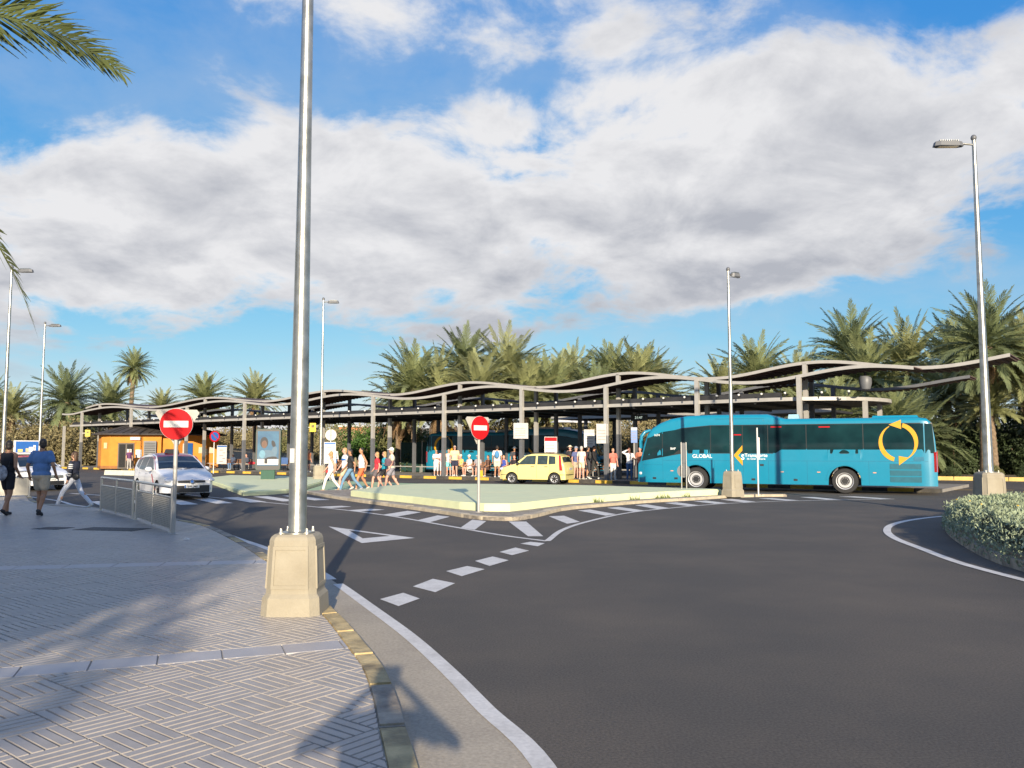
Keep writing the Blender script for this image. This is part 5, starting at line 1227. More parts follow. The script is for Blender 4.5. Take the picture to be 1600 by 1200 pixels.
# waiting on the platform
P0 = PZ
def stand(x, y, rz, label, **k): return person((x, y, P0), rz, label, **k)
stand(-4.74, 52.4, 20, 'woman in white blouse and white capri trousers, arms folded, at the platform edge', h=1.60, hair='blond', skin=2, top=((.72, .69, .66), 'tee'), bottom=((.72, .70, .68), 'capri'), sun=True, arms={-1: ((-.05, -.05, -.28), (.12, -.2, -.24)), 1: ((.05, -.05, -.28), (-.12, -.2, -.26))})
stand(-4.36, 52.5, 10, 'woman in a pale pink tunic beside a canopy column', h=1.66, hair='grey', skin=2, top=((.66, .42, .46), 'long'), bottom=((.70, .62, .62), 'capri'))
stand(-3.92, 51.9, -10, 'woman in white top and turquoise shorts', h=1.64, hair='blond', longhair=True, skin=2, top=((.70, .64, .55), 'tank'), bottom=((.20, .58, .58), 'shorts'))
stand(-3.5, 51.2, 5, 'tall man in a cream polo shirt and navy shorts facing the road', h=1.86, hair='grey', skin=2, top=((.74, .58, .33), 'tee'), bottom=((.025, .028, .06), 'shorts'), sun=True, fat=1.15)
g, _ = stand(-.87, 49.1, 178, 'man in white T-shirt and beige shorts wearing a blue rucksack', h=1.86, hair='dark', skin=1, top=((.72, .70, .66), 'tee'), bottom=((.66, .58, .44), 'shorts'), fat=1.1)
backpack(g, (0, .20, 1.25), cloth((.07, .22, .42)), (.28, .15, .44))
stand(.15, 50.2, 15, 'person in a dark waistcoat and white hat behind the benches', h=1.78, skin=1, top=((.05, .05, .06), 'tee'), bottom=((.05, .05, .06), 'long'), hat=((.72, .70, .65), 'sunhat'))
stand(3.25, 46.9, -20, 'man in a black jacket and cream sun hat behind the yellow car', h=1.84, skin=2, top=((.03, .03, .035), 'long'), bottom=((.04, .04, .05), 'long'), hat=((.72, .62, .45), 'sunhat'))
stand(3.50, 45.9, 35, 'man in a navy polo shirt, beige shorts and grey cap', h=1.78, skin=2, hair='grey', top=((.09, .11, .24), 'tee'), bottom=((.40, .35, .26), 'shorts'), hat=((.25, .28, .35), 'cap'), shoes=(.1, .1, .1))
stand(3.78, 45.6, 140, 'grey-haired man in a white polo shirt and cream shorts seen from behind', h=1.80, skin=2, hair='grey', top=((.72, .68, .58), 'tee'), bottom=((.70, .60, .42), 'shorts'), shoes=(.4, .36, .3))
g, _ = stand(4.2, 46.4, 120, 'person in dark clothes with a maroon rucksack near the far coach', h=1.80, skin=1, hair='dark', top=((.03, .03, .04), 'long'), bottom=((.05, .05, .06), 'long')); backpack(g, (0, .2, 1.25), cloth((.16, .03, .05)))
g, _ = stand(4.5, 46.0, 70, 'person in a black jacket and black trousers with a dark rucksack', h=1.82, skin=1, hair='dark', top=((.015, .015, .018), 'long'), bottom=((.03, .032, .03), 'long'), pose='walk', stride=.2); backpack(g, (0, .2, 1.25), cloth((.05, .05, .05)))
stand(5.42, 45.0, 15, 'person in red top and white trousers half hidden by a canopy column', h=1.68, skin=2, hair='blond', top=((.6, .16, .12), 'tee'), bottom=((.7, .68, .64), 'long'))
stand(6.2, 44.3, 5, 'woman in white top and jeans shading her eyes with a raised arm', h=1.70, skin=2, hair='red', top=((.74, .72, .70), 'long'), bottom=((.05, .11, .24), 'long'), arms={-1: ((-.20, -.05, .10), (.06, -.10, .22)), 1: ((.12, .0, -.27), (.04, -.18, -.22))}, shoes=(.1, .1, .12))
stand(6.75, 44.2, -30, 'person in a rust-coloured top beside the nose of the coach', h=1.74, skin=2, hair='red', top=((.45, .16, .09), 'tee'), bottom=((.06, .05, .05), 'long'))
def sit(x, y, rz, label, **k): return person((x, y, P0), rz, label, pose='sit', **k)
# benches: back rest away from the camera
bw_ = two_scale(mat('bench_wood', (.26, .13, .07), .7, var=.2, scale=6), 2, .4, (.6, .6, .6))
def bench(s, q, ln, label):
    c = cp(s, q); t = empty('bench', (c[0], c[1], P0), ang + math.pi, label, 'bench', 'slatted benches on the platform')
    for k in range(4): MB().box((0, -.30 + k * .11, .44), (ln, .09, .035)).build('seat_slat', bw_, t)
    for k in range(3): MB().box((0, .12 + k * .025, .58 + k * .12), (ln, .03, .09)).build('back_slat', bw_, t)
    for x in (-ln * .42, 0, ln * .42):
        MB().box((x, -.13, .21), (.05, .42, .05)).box((x, -.3, .21), (.05, .05, .42)).box((x, .08, .42), (.05, .05, .84)).build('frame', blacksteel, t)
for s, ln, lab in ((20.3, 3.4, 'slatted wooden bench with seated people beside the man with the blue rucksack'), (16.4, 3.4, 'slatted wooden bench behind the bonnet of the yellow car'), (12.9, 3.2, 'slatted wooden bench behind the tail of the yellow car')): bench(s, 1.15, ln, lab)
bench(47.0, 2.5, 3.6, 'slatted wooden bench near the no parking sign'); bench(42.0, 2.6, 3.0, 'slatted wooden bench with a blue back panel by the poster stand'); bench(33.6, 2.6, 3.4, 'slatted wooden bench behind the near lamp post')
c = cp(41.5, 2.35); tag(MB().box((0, 0, .0), (2.4, .04, .5)).build('blue_panel', mat('blue_bench_panel', (.08, .15, .34), .6), None, None, (c[0], c[1], P0 + .78), ang), 'blue panel fixed along a bench back by the poster stand', 'panel')
DA = -37
def seat_pt(s): c = cp(s, 1.0); return c[0], c[1]
SEATED = [(21.5, 'woman in a yellow top and dark skirt seated on the bench', dict(top=((.72, .50, .16), 'tee'), bottom=((.06, .07, .06), 'skirt'), hat=((.72, .66, .5), 'cap'), skin=2)),
          (20.8, 'man in white shirt, white shorts and white cap seated on the bench', dict(top=((.72, .70, .70), 'tee'), bottom=((.68, .62, .52), 'shorts'), hat=((.74, .74, .72), 'cap'), skin=2)),
          (20.1, 'seated person in a white cap and grey top with dark skirt', dict(top=((.38, .36, .38), 'tee'), bottom=((.05, .05, .06), 'skirt'), hat=((.74, .73, .70), 'sunhat'), skin=2)),
          (19.3, 'seated woman with bare shoulders and brown dress, orange bag at her feet', dict(top=((.12, .06, .04), 'tank'), bottom=((.09, .05, .04), 'skirt'), hair='brown', skin=1)),
          (18.1, 'seated woman in a royal blue sundress', dict(top=((.04, .07, .34), 'tank'), bottom=((.04, .07, .34), 'skirt'), hair='blond', skin=2)),
          (17.3, 'seated red-haired person in a black top', dict(top=((.03, .02, .03), 'tee'), bottom=((.03, .03, .04), 'shorts'), hair='red', skin=2)),
          (16.1, 'seated person with blond hair in a cream top behind the yellow car', dict(top=((.66, .58, .45), 'tee'), hair='blond', skin=2)),
          (15.6, 'seated bald man in a pink shirt behind the yellow car', dict(top=((.60, .34, .32), 'tee'), skin=2, bald=True)),
          (15.0, 'seated dark-haired person in a maroon top behind the yellow car', dict(top=((.16, .04, .05), 'tee'), hair='dark', skin=1)),
          (14.0, 'seated person in a white sun hat behind the yellow car', dict(top=((.7, .6, .5), 'tee'), hat=((.75, .74, .72), 'sunhat'), skin=2)),
          (13.4, 'seated woman with blond curls in an orange top', dict(top=((.7, .35, .12), 'tank'), hair='blond', longhair=True, skin=2)),
          (12.8, 'seated person in a rose-coloured top with sunglasses', dict(top=((.6, .2, .2), 'tee'), hair='brown', sun=True, skin=2)),
          (12.1, 'seated dark-haired person in a white blouse', dict(top=((.72, .70, .68), 'long'), hair='dark', skin=1))]
for s, lab, k in SEATED: x, y = seat_pt(s); sit(x, y, DA + random.uniform(-15, 25), lab, h=random.uniform(1.66, 1.78), **k)
c = cp(19.4, .35); m = MB(); m.box((0, 0, .19), (.32, .18, .38), .3, .8); bg_ = m.build('shopping_bag', cloth((.80, .34, .02)), None, None, (c[0], c[1], P0)); tag(bg_, 'orange shopping bag standing at the feet of a seated woman', 'bag')
for s, lab, k in ((47.4, 'man in white T-shirt and jeans seated on the bench by the no parking sign', dict(top=((.72, .72, .74), 'tee'), bottom=((.12, .2, .34), 'long'), hair='grey', skin=2)), (45.6, 'person in a dark top and grey trousers leaning forward on the bench', dict(top=((.05, .06, .09), 'long'), bottom=((.45, .42, .38), 'long'), hair='brown', skin=2))):
    c = cp(s, 2.35); sit(c[0], c[1], DA + 15, lab, **k)
c = cp(44.9, 2.4); m = MB(); m.ell((0, 0, .56), (.28, .16, .13)); o = m.build('red_bag', cloth((.65, .04, .06)), None, 170, (c[0], c[1], P0)); tag(o, 'bright red bag lying on the bench', 'bag')
c = cp(34.6, 2.1); stand(c[0], c[1], 30, 'man in an open white shirt and blue shorts near the slim lamp post', h=1.82, skin=2, hair='grey', top=((.64, .66, .70), 'long'), bottom=((.10, .20, .42), 'shorts'))
c = cp(35.6, 2.4); stand(c[0], c[1], 90, 'person all in dark clothes behind the near lamp post', h=1.74, skin=1, hair='dark', top=((.02, .02, .03), 'long'), bottom=((.02, .02, .03), 'long'))
c = cp(36.4, 1.2); stand(c[0], c[1], 60, 'person in an orange top leaning at the column behind the near lamp post', h=1.66, skin=2, hair='brown', top=((.7, .25, .12), 'tee'), bottom=((.1, .1, .12), 'shorts'))
stand(-32.5, 71.2, 40, 'person in a purple patterned top before the orange kiosk', h=1.68, skin=2, hair='grey', top=((.12, .04, .12), 'tee'), bottom=((.4, .38, .36), 'long'))
stand(-28.2, 72.6, 120, 'person in a pale top at the blue ticket machine', h=1.72, skin=2, hair='blond', top=((.62, .60, .58), 'tee'), bottom=((.3, .3, .32), 'shorts'))
# litter bin on the platform
c = cp(29.4, 2.6); t = empty('litter_bin', (c[0], c[1], P0), 0, 'round steel litter bin on the platform near the walking people', 'bin')
MB().lathe([(.17, .1), (.2, .12), (.2, .8), (.18, .82)], 16).build('bucket', steel, t, 40); MB().tube([(0, 0, 0), (0, 0, .2)], .04, 8).build('foot', blacksteel, t); MB().lathe([(.21, .8), (.21, .86), (.15, .9)], 16).build('rim', blacksteel, t, 40)

# the photographer, behind the lens: only the shadow reaches the picture
g, _ = person((-.10, -.42, SW), 180, 'person at the kerb photographing the street with a raised phone', 1.72, skin=0, hair='brown', top=((.2, .2, .25), 'tee'), bottom=((.1, .1, .14), 'shorts'), vox=.02, fat=1.1, arms={-1: ((-.24, -.14, -.14), (.11, -.25, .16)), 1: ((.24, -.14, -.14), (-.11, -.25, .16))})
MB().box((0, -.30, 1.66), (.15, .01, .075)).build('phone', blackpl, g)
flush()
# ================================================================ plants
palm_g = [mat('palm_leaf_a', (.23, .26, .115), .55, var=.35, scale=.7, transl=.28), mat('palm_leaf_b', (.165, .20, .095), .55, var=.35, scale=.7, transl=.25), mat('palm_leaf_c', (.275, .29, .13), .55, var=.35, scale=.7, transl=.28)]
dry_g = mat('dry_palm_leaf', (.26, .165, .085), .8, var=.35, scale=.9, transl=.15)
bark = two_scale(mat('palm_bark', (.20, .145, .095), .9, var=.35, scale=7, bump=1., bscale=14), 2, .5, (.6, .6, .6))
fruit = mat('palm_fruit_stalk', (.45, .22, .05), .7, var=.2)
def frond(rng, Ln, e0, droop, pairs, lw, ll, base=(0, 0, 0), az=0., twist=0.):
    """arrays of a feather frond: curved rachis, V of narrow leaflets"""
    n = 14; t = np.linspace(0, 1, n); e = e0 - droop * t ** 1.4
    dx = np.cos(e); dzv = np.sin(e); ds = Ln / (n - 1)
    r = np.r_[0, np.cumsum((dx[1:] + dx[:-1]) / 2 * ds)]; z = np.r_[0, np.cumsum((dzv[1:] + dzv[:-1]) / 2 * ds)]
    V = []; F = []
    # rachis as a flat three sided bar
    w = np.interp(t, [0, .1, 1], [.05, .03, .006]) * Ln / 3.2
    k0 = 0
    for i in range(n): V += [(r[i], -w[i], z[i]), (r[i], w[i], z[i]), (r[i], 0, z[i] - w[i])]
    for i in range(n - 1):
        a, b = 3 * i, 3 * i + 3; F += [(a, a + 1, b + 1, b), (a + 1, a + 2, b + 2, b + 1), (a + 2, a, b, b + 2)]
    for p in range(pairs):
        u = .10 + .90 * (p + .5) / pairs; rr, zz, ee = np.interp(u, t, r), np.interp(u, t, z), np.interp(u, t, e)
        L_ = ll * math.sin(math.pi * min(.98, .14 + u * .80)) ** .7 * (1 - .25 * u) * rng.uniform(.85, 1.1)
        for s in (-1, 1):
            sw = R(48 - 22 * u + rng.uniform(-7, 7)); up = R(24 + rng.uniform(-12, 12)) - .25 * u
            d = np.array((math.cos(ee) * math.cos(sw), s * math.sin(sw), math.sin(ee) * math.cos(sw))); d[2] += math.sin(up) * .5; d /= np.linalg.norm(d)
            d2 = d + np.array((.10, 0, -.32 * rng.uniform(.5, 1.4))); d2 /= np.linalg.norm(d2)
            pn = np.array((rr, 0, zz)); ax = np.array((math.cos(ee), 0, math.sin(ee))) * lw * .5; k = len(V)
            m_ = pn + d * L_ * .55; tip = m_ + d2 * L_ * .45
            V += [tuple(pn - ax * .5), tuple(pn + ax * .5), tuple(m_ + ax), tuple(m_ - ax), tuple(tip + ax * .15), tuple(tip - ax * .15)]
            F += [(k, k + 1, k + 2, k + 3), (k + 3, k + 2, k + 4, k + 5)]
    V = np.array(V); c, s_ = math.cos(twist), math.sin(twist); V = np.stack([V[:, 0], V[:, 1] * c - V[:, 2] * s_ * .0, V[:, 2] + V[:, 1] * s_], 1)
    c, s_ = math.cos(az), math.sin(az); V = np.stack([V[:, 0] * c - V[:, 1] * s_, V[:, 0] * s_ + V[:, 1] * c, V[:, 2]], 1) + np.array(base)
    return V, np.array(F)
def crown_mesh(seed, nf, Ln, pairs, lw, ll, emin=-35, emax=82, mt=None):
    rng = np.random.default_rng(seed); VV = []; FF = []; k = 0
    for i in range(nf):
        u = (i + .5) / nf; e0 = R(emax - (emax - emin) * u ** .85 + rng.uniform(-7, 7)); az_ = i * 2.39996 + rng.uniform(-.25, .25)
        l = Ln * rng.uniform(.85, 1.08) * (1 - .18 * max(0, u - .7)); dr = R(22 + 48 * u + rng.uniform(-12, 18)) if e0 > 0 else R(35 + rng.uniform(-10, 15))
        V, F = frond(rng, l, e0, dr, pairs, lw, ll, (0, 0, .15 - .5 * u), az_, rng.uniform(-.5, .5)); VV.append(V); FF.append(F + k); k += len(V)
    return np_mesh('crown', np.vstack(VV), np.vstack(FF), mt)
def skirt_mesh(seed, nf, Ln, pairs, lw, ll):
    rng = np.random.default_rng(seed); VV = []; FF = []; k = 0
    for i in range(nf):
        V, F = frond(rng, Ln * rng.uniform(.5, 1.), R(rng.uniform(-70, -25)), R(55), pairs, lw, ll, (0, 0, -.3 - rng.uniform(0, .6)), rng.uniform(0, 6.28)); VV.append(V); FF.append(F + k); k += len(V)
    return np_mesh('dry_skirt', np.vstack(VV), np.vstack(FF), dry_g)
CROWN = [crown_mesh(1, 92, 4.3, 32, .13, .86, mt=palm_g[0]), crown_mesh(2, 100, 4.4, 32, .13, .88, -42, mt=palm_g[1]), crown_mesh(3, 78, 4.2, 32, .13, .84, -12, mt=palm_g[2]), crown_mesh(4, 92, 4.5, 32, .13, .86, -30, mt=palm_g[2])]
SKIRT = [skirt_mesh(5, 26, 2.6, 20, .07, .42), skirt_mesh(6, 40, 3.4, 20, .08, .5)]
def trunk_mesh(h, r, seed):
    rng = random.Random(seed); m = MB(); n = 12; rows = max(8, int(h / .16)); lean = (rng.uniform(-.3, .3), rng.uniform(-.3, .3))
    for i in range(rows + 1):
        u = i / rows; z = h * u; rr = r * (1.25 - .35 * min(1, u * 6) + .18 * max(0, u - .85) * 6) * (1.0 if i % 2 else .90)
        for k in range(n):
            a = 2 * math.pi * (k + .5 * (i % 2)) / n; j = 1 + rng.uniform(-.07, .07)
            m.v.append((math.cos(a) * rr * j + lean[0] * u * u, math.sin(a) * rr * j + lean[1] * u * u, z - .05))
    for i in range(rows):
        for k in range(n): m.f.append((i * n + k, i * n + (k + 1) % n, (i + 1) * n + (k + 1) % n, (i + 1) * n + k))
    m.f.append(tuple(rows * n + k for k in range(n)))
    return m.mesh('trunk', bark, 60), lean
PALMN = 0
def palm(x, y, h, var, sc, label, r=.30, skirt=None, z0=0., group='feather palms behind the station', rz=None):
    global PALMN; PALMN += 1
    t = empty('palm_tree', (x, y, z0), 0, label, 'palm tree', group)
    tm_, ln = trunk_mesh(h, r, PALMN * 7); link('trunk', tm_, t)
    c = link('crown', CROWN[var], t, (ln[0], ln[1], h)); c.scale = (sc, sc, sc); c.rotation_euler = (random.uniform(-.08, .08), random.uniform(-.08, .08), random.uniform(0, 6.28) if rz is None else rz)
    if skirt is not None:
        s = link('dry_skirt', SKIRT[skirt], t, (ln[0], ln[1], h)); s.scale = (sc, sc, sc); s.rotation_euler = (0, 0, random.uniform(0, 6.28))
    return t
def P(px, py, D): return ((px - 800) / 1305 * D, D, 1.7 + (704 - py) * D / 1305)
LBL = {'mid': 'feather palm crown rising over the wavy canopy behind the far coach', 'right': 'feather palm in the dense palm garden behind the coach', 'left': 'feather palm standing behind the orange kiosk'}
# surveyed crown centres (metres)
MID = [(-8.9, 76, 7.3, 0, 1.09), (-4.6, 84, 9.9, 1, 1.06), (-0.2, 78, 8.5, 3, 1.12), (2.2, 92, 8.6, 0, 1.04), (4.9, 84, 7.3, 2, 1.09), (9.8, 82, 8.3, 0, 1.09), (11.8, 78, 7.6, 2, 1.06), (-6.6, 74, 5.5, 2, 0.95), (14.9, 86, 7.1, 3, 1.04), (1.2, 74, 5.9, 2, 1.0), (7.4, 76, 5.7, 1, 0.95), (-10.9, 80, 5.7, 2, 0.95), (-2.6, 73, 6.6, 2, 1.0), (3.4, 75, 6.4, 0, 1.0), (-7.6, 82, 7.6, 3, 1.0), (6.6, 88, 8.4, 3, 1.05), (12.9, 84, 8.2, 1, 1.0)]
ML = ['wide pale palm above the canopy over the people on the green walkway', 'tallest palm of the group over the no entry sign on the island', 'palm with arching fronds over the man with the blue rucksack', 'palm half hidden behind the others over the yellow car', 'low bushy palm over the roof of the yellow car', 'upright palm over the nose of the far coach', 'palm beside it, left of the blue coach front', 'low palm with hanging dead fronds behind the rear of the far coach', 'palm behind the wavy roof over the nose of the blue coach', 'small palm showing under the tallest palm of the group', 'small palm between the canopy columns over the far coach', 'palm with dead fronds behind the green netting fence', 'low palm filling the gap over the seated people', 'low palm behind the far coach over the bonnet of the yellow car', 'palm standing behind the wide pale one', 'palm behind the low bushy one over the yellow car', 'dark palm behind the canopy left of the blue coach front']
for i, (x, y, z, v, s) in enumerate(MID): palm(x, y, z, v, s, ML[i], skirt=1 if i in (0, 1, 7, 11) else None)
RGT = [(17.6, 70, 6.0, 2, 0.92), (20.6, 70, 7.4, 0, 0.97), (24.4, 72, 6.6, 2, 0.97), (28.4, 70, 9.6, 1, 0.99), (27.6, 64, 7.0, 0, 0.92), (31.4, 66, 8.0, 3, 1.01), (34.2, 64, 8.2, 0, 0.97), (37.5, 68, 9.0, 1, 0.97), (26.4, 55, 2.4, 1, 0.88), (23.5, 60, 3.6, 0, 0.88), (30.2, 58, 5.2, 2, 0.88), (40.5, 66, 7.6, 3, 0.97), (37.8, 57, 4.0, 1, 0.88)]
RL_ = ['palm at the open end of the garden beside the island lamp post', 'bushy palm just right of the island lamp post', 'low bushy palm over the middle of the blue coach', 'high dark palm with dead fronds standing above its neighbours', 'pale palm in front of the high dark one', 'palm with brown dead fronds over the rounded roof end', 'palm behind the pointed end of the wavy roof', 'palm behind the tall slender bare trunk', 'low spreading palm behind the tail of the blue coach', 'palm in the shade behind the rounded roof end', 'palm with dead fronds under the pointed roof end', 'palm behind the leaning bare trunk', 'low dark palm behind the thick pale trunk']
for i, (x, y, z, v, s) in enumerate(RGT): palm(x, y, z, v, s, RL_[i], skirt=0 if i in (3, 5, 8, 10) else None, group='palms of the garden on the right', z0=.1)
palm(28.9, 51.2, 8.0, 1, .86, 'tall slender palm with a bare trunk beside the lamp post of the planted island', .33, 0, group='palms of the garden on the right', z0=.1)
palm(32.5, 52.5, 7.2, 3, .78, 'second tall palm with a bare leaning trunk at the yellow garden kerb', .33, 0, group='palms of the garden on the right', z0=.1)
palm(35.2, 51.0, 6.2, 1, .82, 'palm with a thick pale trunk at the edge of the garden', .42, 0, group='palms of the garden on the right', z0=.1)
palm(23.6, 52.3, 3.2, 0, .66, 'short palm with a stout trunk just behind the coach tail', .34, 0, group='palms of the garden on the right', z0=.1)
palm(30.8, 53.5, 4.2, 2, .6, 'small young palm between the taller trunks', .26, None, group='palms of the garden on the right', z0=.1)
LFT = [(-48.0, 90, 6.9, 1, 0.98, 1), (-46.0, 96, 6.7, 0, 0.94, None), (-52.6, 115, 13.0, 0, 0.72, 1), (-36.0, 98, 7.6, 0, 0.85, None), (-29.5, 96, 7.3, 2, 0.89, 1), (-49.5, 118, 7.5, 2, 0.77, None), (-52.5, 88, 5.5, 2, 0.81, 0), (-58, 92, 6.7, 1, 0.85, None)]
LL = ['big round palm crown over the bushes left of the kiosk', 'palm crown half hidden behind the round one', 'lone tall palm with a brown skirt of dead fronds against the sky', 'palm crown just above the wavy roof right of the kiosk', 'palm crown beside the near lamp post above the wavy roof', 'low distant palm crown behind the canopy', 'palm with a dead skirt among the bushes at the far left', 'palm crown at the far left behind the lamp posts']
for (x, y, z, v, s, k), lab in zip(LFT, LL): palm(x, y, z, v, s, lab, skirt=k, group='palms behind the kiosk', r=.34)

# near palm at the left edge: its fronds hang into the picture; behind the camera two more shade the pavement
palm_n = mat('near_palm_leaf', (.105, .125, .030), .45, var=.45, scale=1.2, transl=.35)
def near_crown(seed, nf, Ln, fixed=()):
    rng = np.random.default_rng(seed); VV = []; FF = []; k = 0
    spec = [(R(70 - 120 * ((i + .5) / nf) ** .9), i * 2.39996, R(70 + rng.uniform(-10, 20)), Ln * rng.uniform(.85, 1.05)) for i in range(nf)]
    for e0, az_, dr, l in list(fixed) + spec:
        if not fixed or True:
            V, F = frond(rng, l, e0, dr, 62, .036, .62, (0, 0, 0), az_, rng.uniform(-.3, .3)); VV.append(V); FF.append(F + k); k += len(V)
    return np_mesh('crown', np.vstack(VV), np.vstack(FF), palm_n)
np_ = empty('palm_tree', (-7.75, 8.3, SW), 0, 'near palm at the pavement whose fronds hang into the upper left of the view', 'palm tree')
tm_, ln = trunk_mesh(5.9, .28, 99); link('trunk', tm_, np_)
rngn = np.random.default_rng(77); VV = []; FF = []; k = 0
SP = [(R(14), R(-2), R(52), 4.0), (R(20), R(6), R(58), 3.7), (R(-30), R(10), R(42), 4.1), (R(-40), R(-6), R(36), 4.4), (R(-52), R(4), R(34), 3.4)]
for i in range(30):
    a = i * 2.39996
    if abs((a + math.pi) % (2 * math.pi) - math.pi) < R(85): continue
    SP.append((R(70 - 110 * (i + .5) / 30), a, R(70), 3.4))
for e0, az_, dr, l in SP:
    tw = {0: .95, 1: -.8, 2: -.8, 3: .9, 4: -.9}.get(SP.index((e0, az_, dr, l)), 0.); V, F = frond(rngn, l, e0, dr, 74, .05, .80, (0, 0, 0), az_, tw); VV.append(V); FF.append(F + k); k += len(V)
link('crown', np_mesh('crown', np.vstack(VV), np.vstack(FF), palm_n), np_, (0, 0, 5.9))
for (x, y, h, v, s) in ((-10.8, -8.0, 6.6, 1, .95),):
    palm(x, y, h, v, s, 'pavement palm behind the viewer that shades the paving', .28, None, z0=SW - .02, group='palms shading the pavement')

# ---- shrubs and leafy trees
def leaf_blob(seed, n, rad, size, clumps, mt, name='foliage', flatz=.8):
    rng = np.random.default_rng(seed); C = rng.normal(0, 1, (clumps, 3)); C /= np.linalg.norm(C, axis=1)[:, None]; C *= rng.uniform(.25, .78, (clumps, 1)); C[:, 2] = np.abs(C[:, 2]) * 1.1 + .08
    cr = rng.uniform(.22, .42, clumps); w = rng.integers(0, clumps, n); d = rng.normal(0, 1, (n, 3)); d /= np.linalg.norm(d, axis=1)[:, None]
    c = C[w] + d * (cr[w] * rng.uniform(.55, 1.08, n) ** .5)[:, None]; c = c * np.array(rad); c[:, 2] = np.maximum(c[:, 2], .02)
    a = d * .7 + rng.normal(0, .6, (n, 3)); a /= np.linalg.norm(a, axis=1)[:, None]; b = np.cross(a, rng.normal(0, 1, (n, 3))); b /= np.linalg.norm(b, axis=1)[:, None]; cc = np.cross(a, b)
    s = size * rng.uniform(.6, 1.4, (n, 1)); V = np.stack([c - b * s, c + cc * s * .45, c + b * s, c - cc * s * .45], 1).reshape(-1, 3); F = np.arange(4 * n).reshape(n, 4)
    return np_mesh(name, V, F, mt)
# broad leafy tree behind the viewer, its crown shades the paving on the left
shade_leaf = leaf_blob(41, 15000, (3.9, 3.6, 5.6), .15, 46, mat('shade_tree_leaf', (.06, .09, .03), .6, var=.3, transl=.2), 'crown')
for (x, y, zc, sc) in ((-3.85, -11.0, 4.5, 1.0), (-6.8, -9.0, 4.6, 1.05), (-7.6, -13.5, 7.0, 1.05)):
    t = empty('leafy_tree', (x, y, SW - .02), 0, 'broad leafy tree behind the viewer that shades the paving', 'tree', 'leafy trees shading the pavement')
    MB().tube([(0, 0, -.1), (.1, .05, zc * .6), (.0, .1, zc + 1.5)], [.26, .2, .12], 10).build('trunk', bark, t, 60)
    for k in range(5):
        a = 6.28 * k / 5; MB().tube([(0, .05, zc * .8), (math.cos(a) * 1.2, math.sin(a) * 1.2, zc + 1.4), (math.cos(a) * 2.0, math.sin(a) * 1.9, zc + 2.8)], [.11, .07, .03], 6).build('limb', bark, t, 60)
    c = link('crown', shade_leaf, t, (0, 0, zc)); c.scale = (sc, sc, sc * .62); c.rotation_euler = (0, 0, x)
tam = mat('tamarisk_leaf', (.23, .195, .095), .8, var=.35, scale=.8, transl=.2); dkg = mat('dark_shrub_leaf', (.05, .075, .028), .7, var=.4, scale=.8, transl=.2); brg = mat('bright_shrub_leaf', (.075, .15, .025), .6, var=.35, scale=.8, transl=.3); oliv = mat('olive_shrub_leaf', (.17, .175, .065), .75, var=.35, scale=.8, transl=.2)
BUSH = {'tam': [leaf_blob(21, 11000, (3.6, 3.2, 4.2), .105, 40, tam), leaf_blob(22, 11000, (4.2, 3.2, 3.6), .105, 44, tam)], 'dark': [leaf_blob(23, 7000, (3.2, 3.0, 3.2), .13, 30, dkg)], 'bright': [leaf_blob(24, 8000, (3.0, 2.6, 3.4), .11, 28, brg)], 'olive': [leaf_blob(25, 9000, (3.6, 3.0, 3.6), .115, 32, oliv)]}
LB = {'tam': 'dry ochre bush of feathery foliage behind the station', 'dark': 'dark green shrub in the shade under the palms', 'bright': 'bright green leafy shrub behind the platform', 'olive': 'olive green bush on the bank behind the station'}
NB = 0
def bush(kind, x, y, s, z0=0., grp=None):
    global NB; NB += 1
    lab = LB[kind]
    if kind == 'tam': lab = 'dry ochre bush of feathery foliage beside the orange kiosk' if x < -25 else 'dry ochre bush of feathery foliage behind the far coach'
    if kind == 'dark' and x < 0: lab = 'dark green shrub at the green netting fence'
    if s < .3: lab = 'low %s plant along the yellow garden kerb' % ('olive' if kind == 'olive' else 'dark green')
    t = empty('shrub', (x, y, z0), 0, lab, 'shrub', 'shrubs: ' + lab)
    st = MB()
    for k in range(5): a = 6.28 * k / 5 + NB; st.tube([(0, 0, -.1), (math.cos(a) * .5, math.sin(a) * .5, 1.1), (math.cos(a) * 1.3, math.sin(a) * 1.2, 2.3)], [.13, .08, .03], 6)
    o = st.build('stem', bark, t); o.scale = (s, s, s)
    c = link('foliage', BUSH[kind][NB % len(BUSH[kind])], t); c.scale = (s * random.uniform(.9, 1.1), s * random.uniform(.9, 1.1), s * random.uniform(.9, 1.1)); c.rotation_euler = (0, 0, random.uniform(0, 6.28))
for x, y, s in [(-66, 100, 1.7), (-60, 93, 1.65), (-54.5, 95, 1.5), (-50, 86, 1.35), (-45.5, 88, 1.4), (-58, 84, 1.3), (-40, 92, 1.2), (-52, 100, 1.7), (-70, 95, 1.6), (-34, 94, 1.1)]: bush('tam', x, y, s)
for x, y, s in [(2.2, 74, 1.15), (6.5, 72, 1.25), (10.5, 70, 1.3), (14.0, 70, 1.35), (18, 73, 1.4), (4.5, 80, 1.5), (12, 80, 1.6), (-1.5, 78, 1.3), (21.5, 66, 1.2), (23, 78, 1.7), (29, 80, 2.0), (16.5, 63, 1.0)]: bush('tam', x, y, s)
for x, y, s in [(-31, 104, 1.3), (-25.5, 102, 1.3), (-21.5, 104, 1.5), (-36, 103, 1.15), (-27, 108, 1.6), (-19.5, 98, 1.2), (-7.5, 92, 1.2)]: bush('olive', x, y, s)
for x, y, s in [(-14.9, 86, 1.3), (-12.4, 88, 1.45), (-9.9, 85, 1.25), (-17.8, 91, 1.4), (-11.2, 83, .9)]: bush('bright', x, y, s)
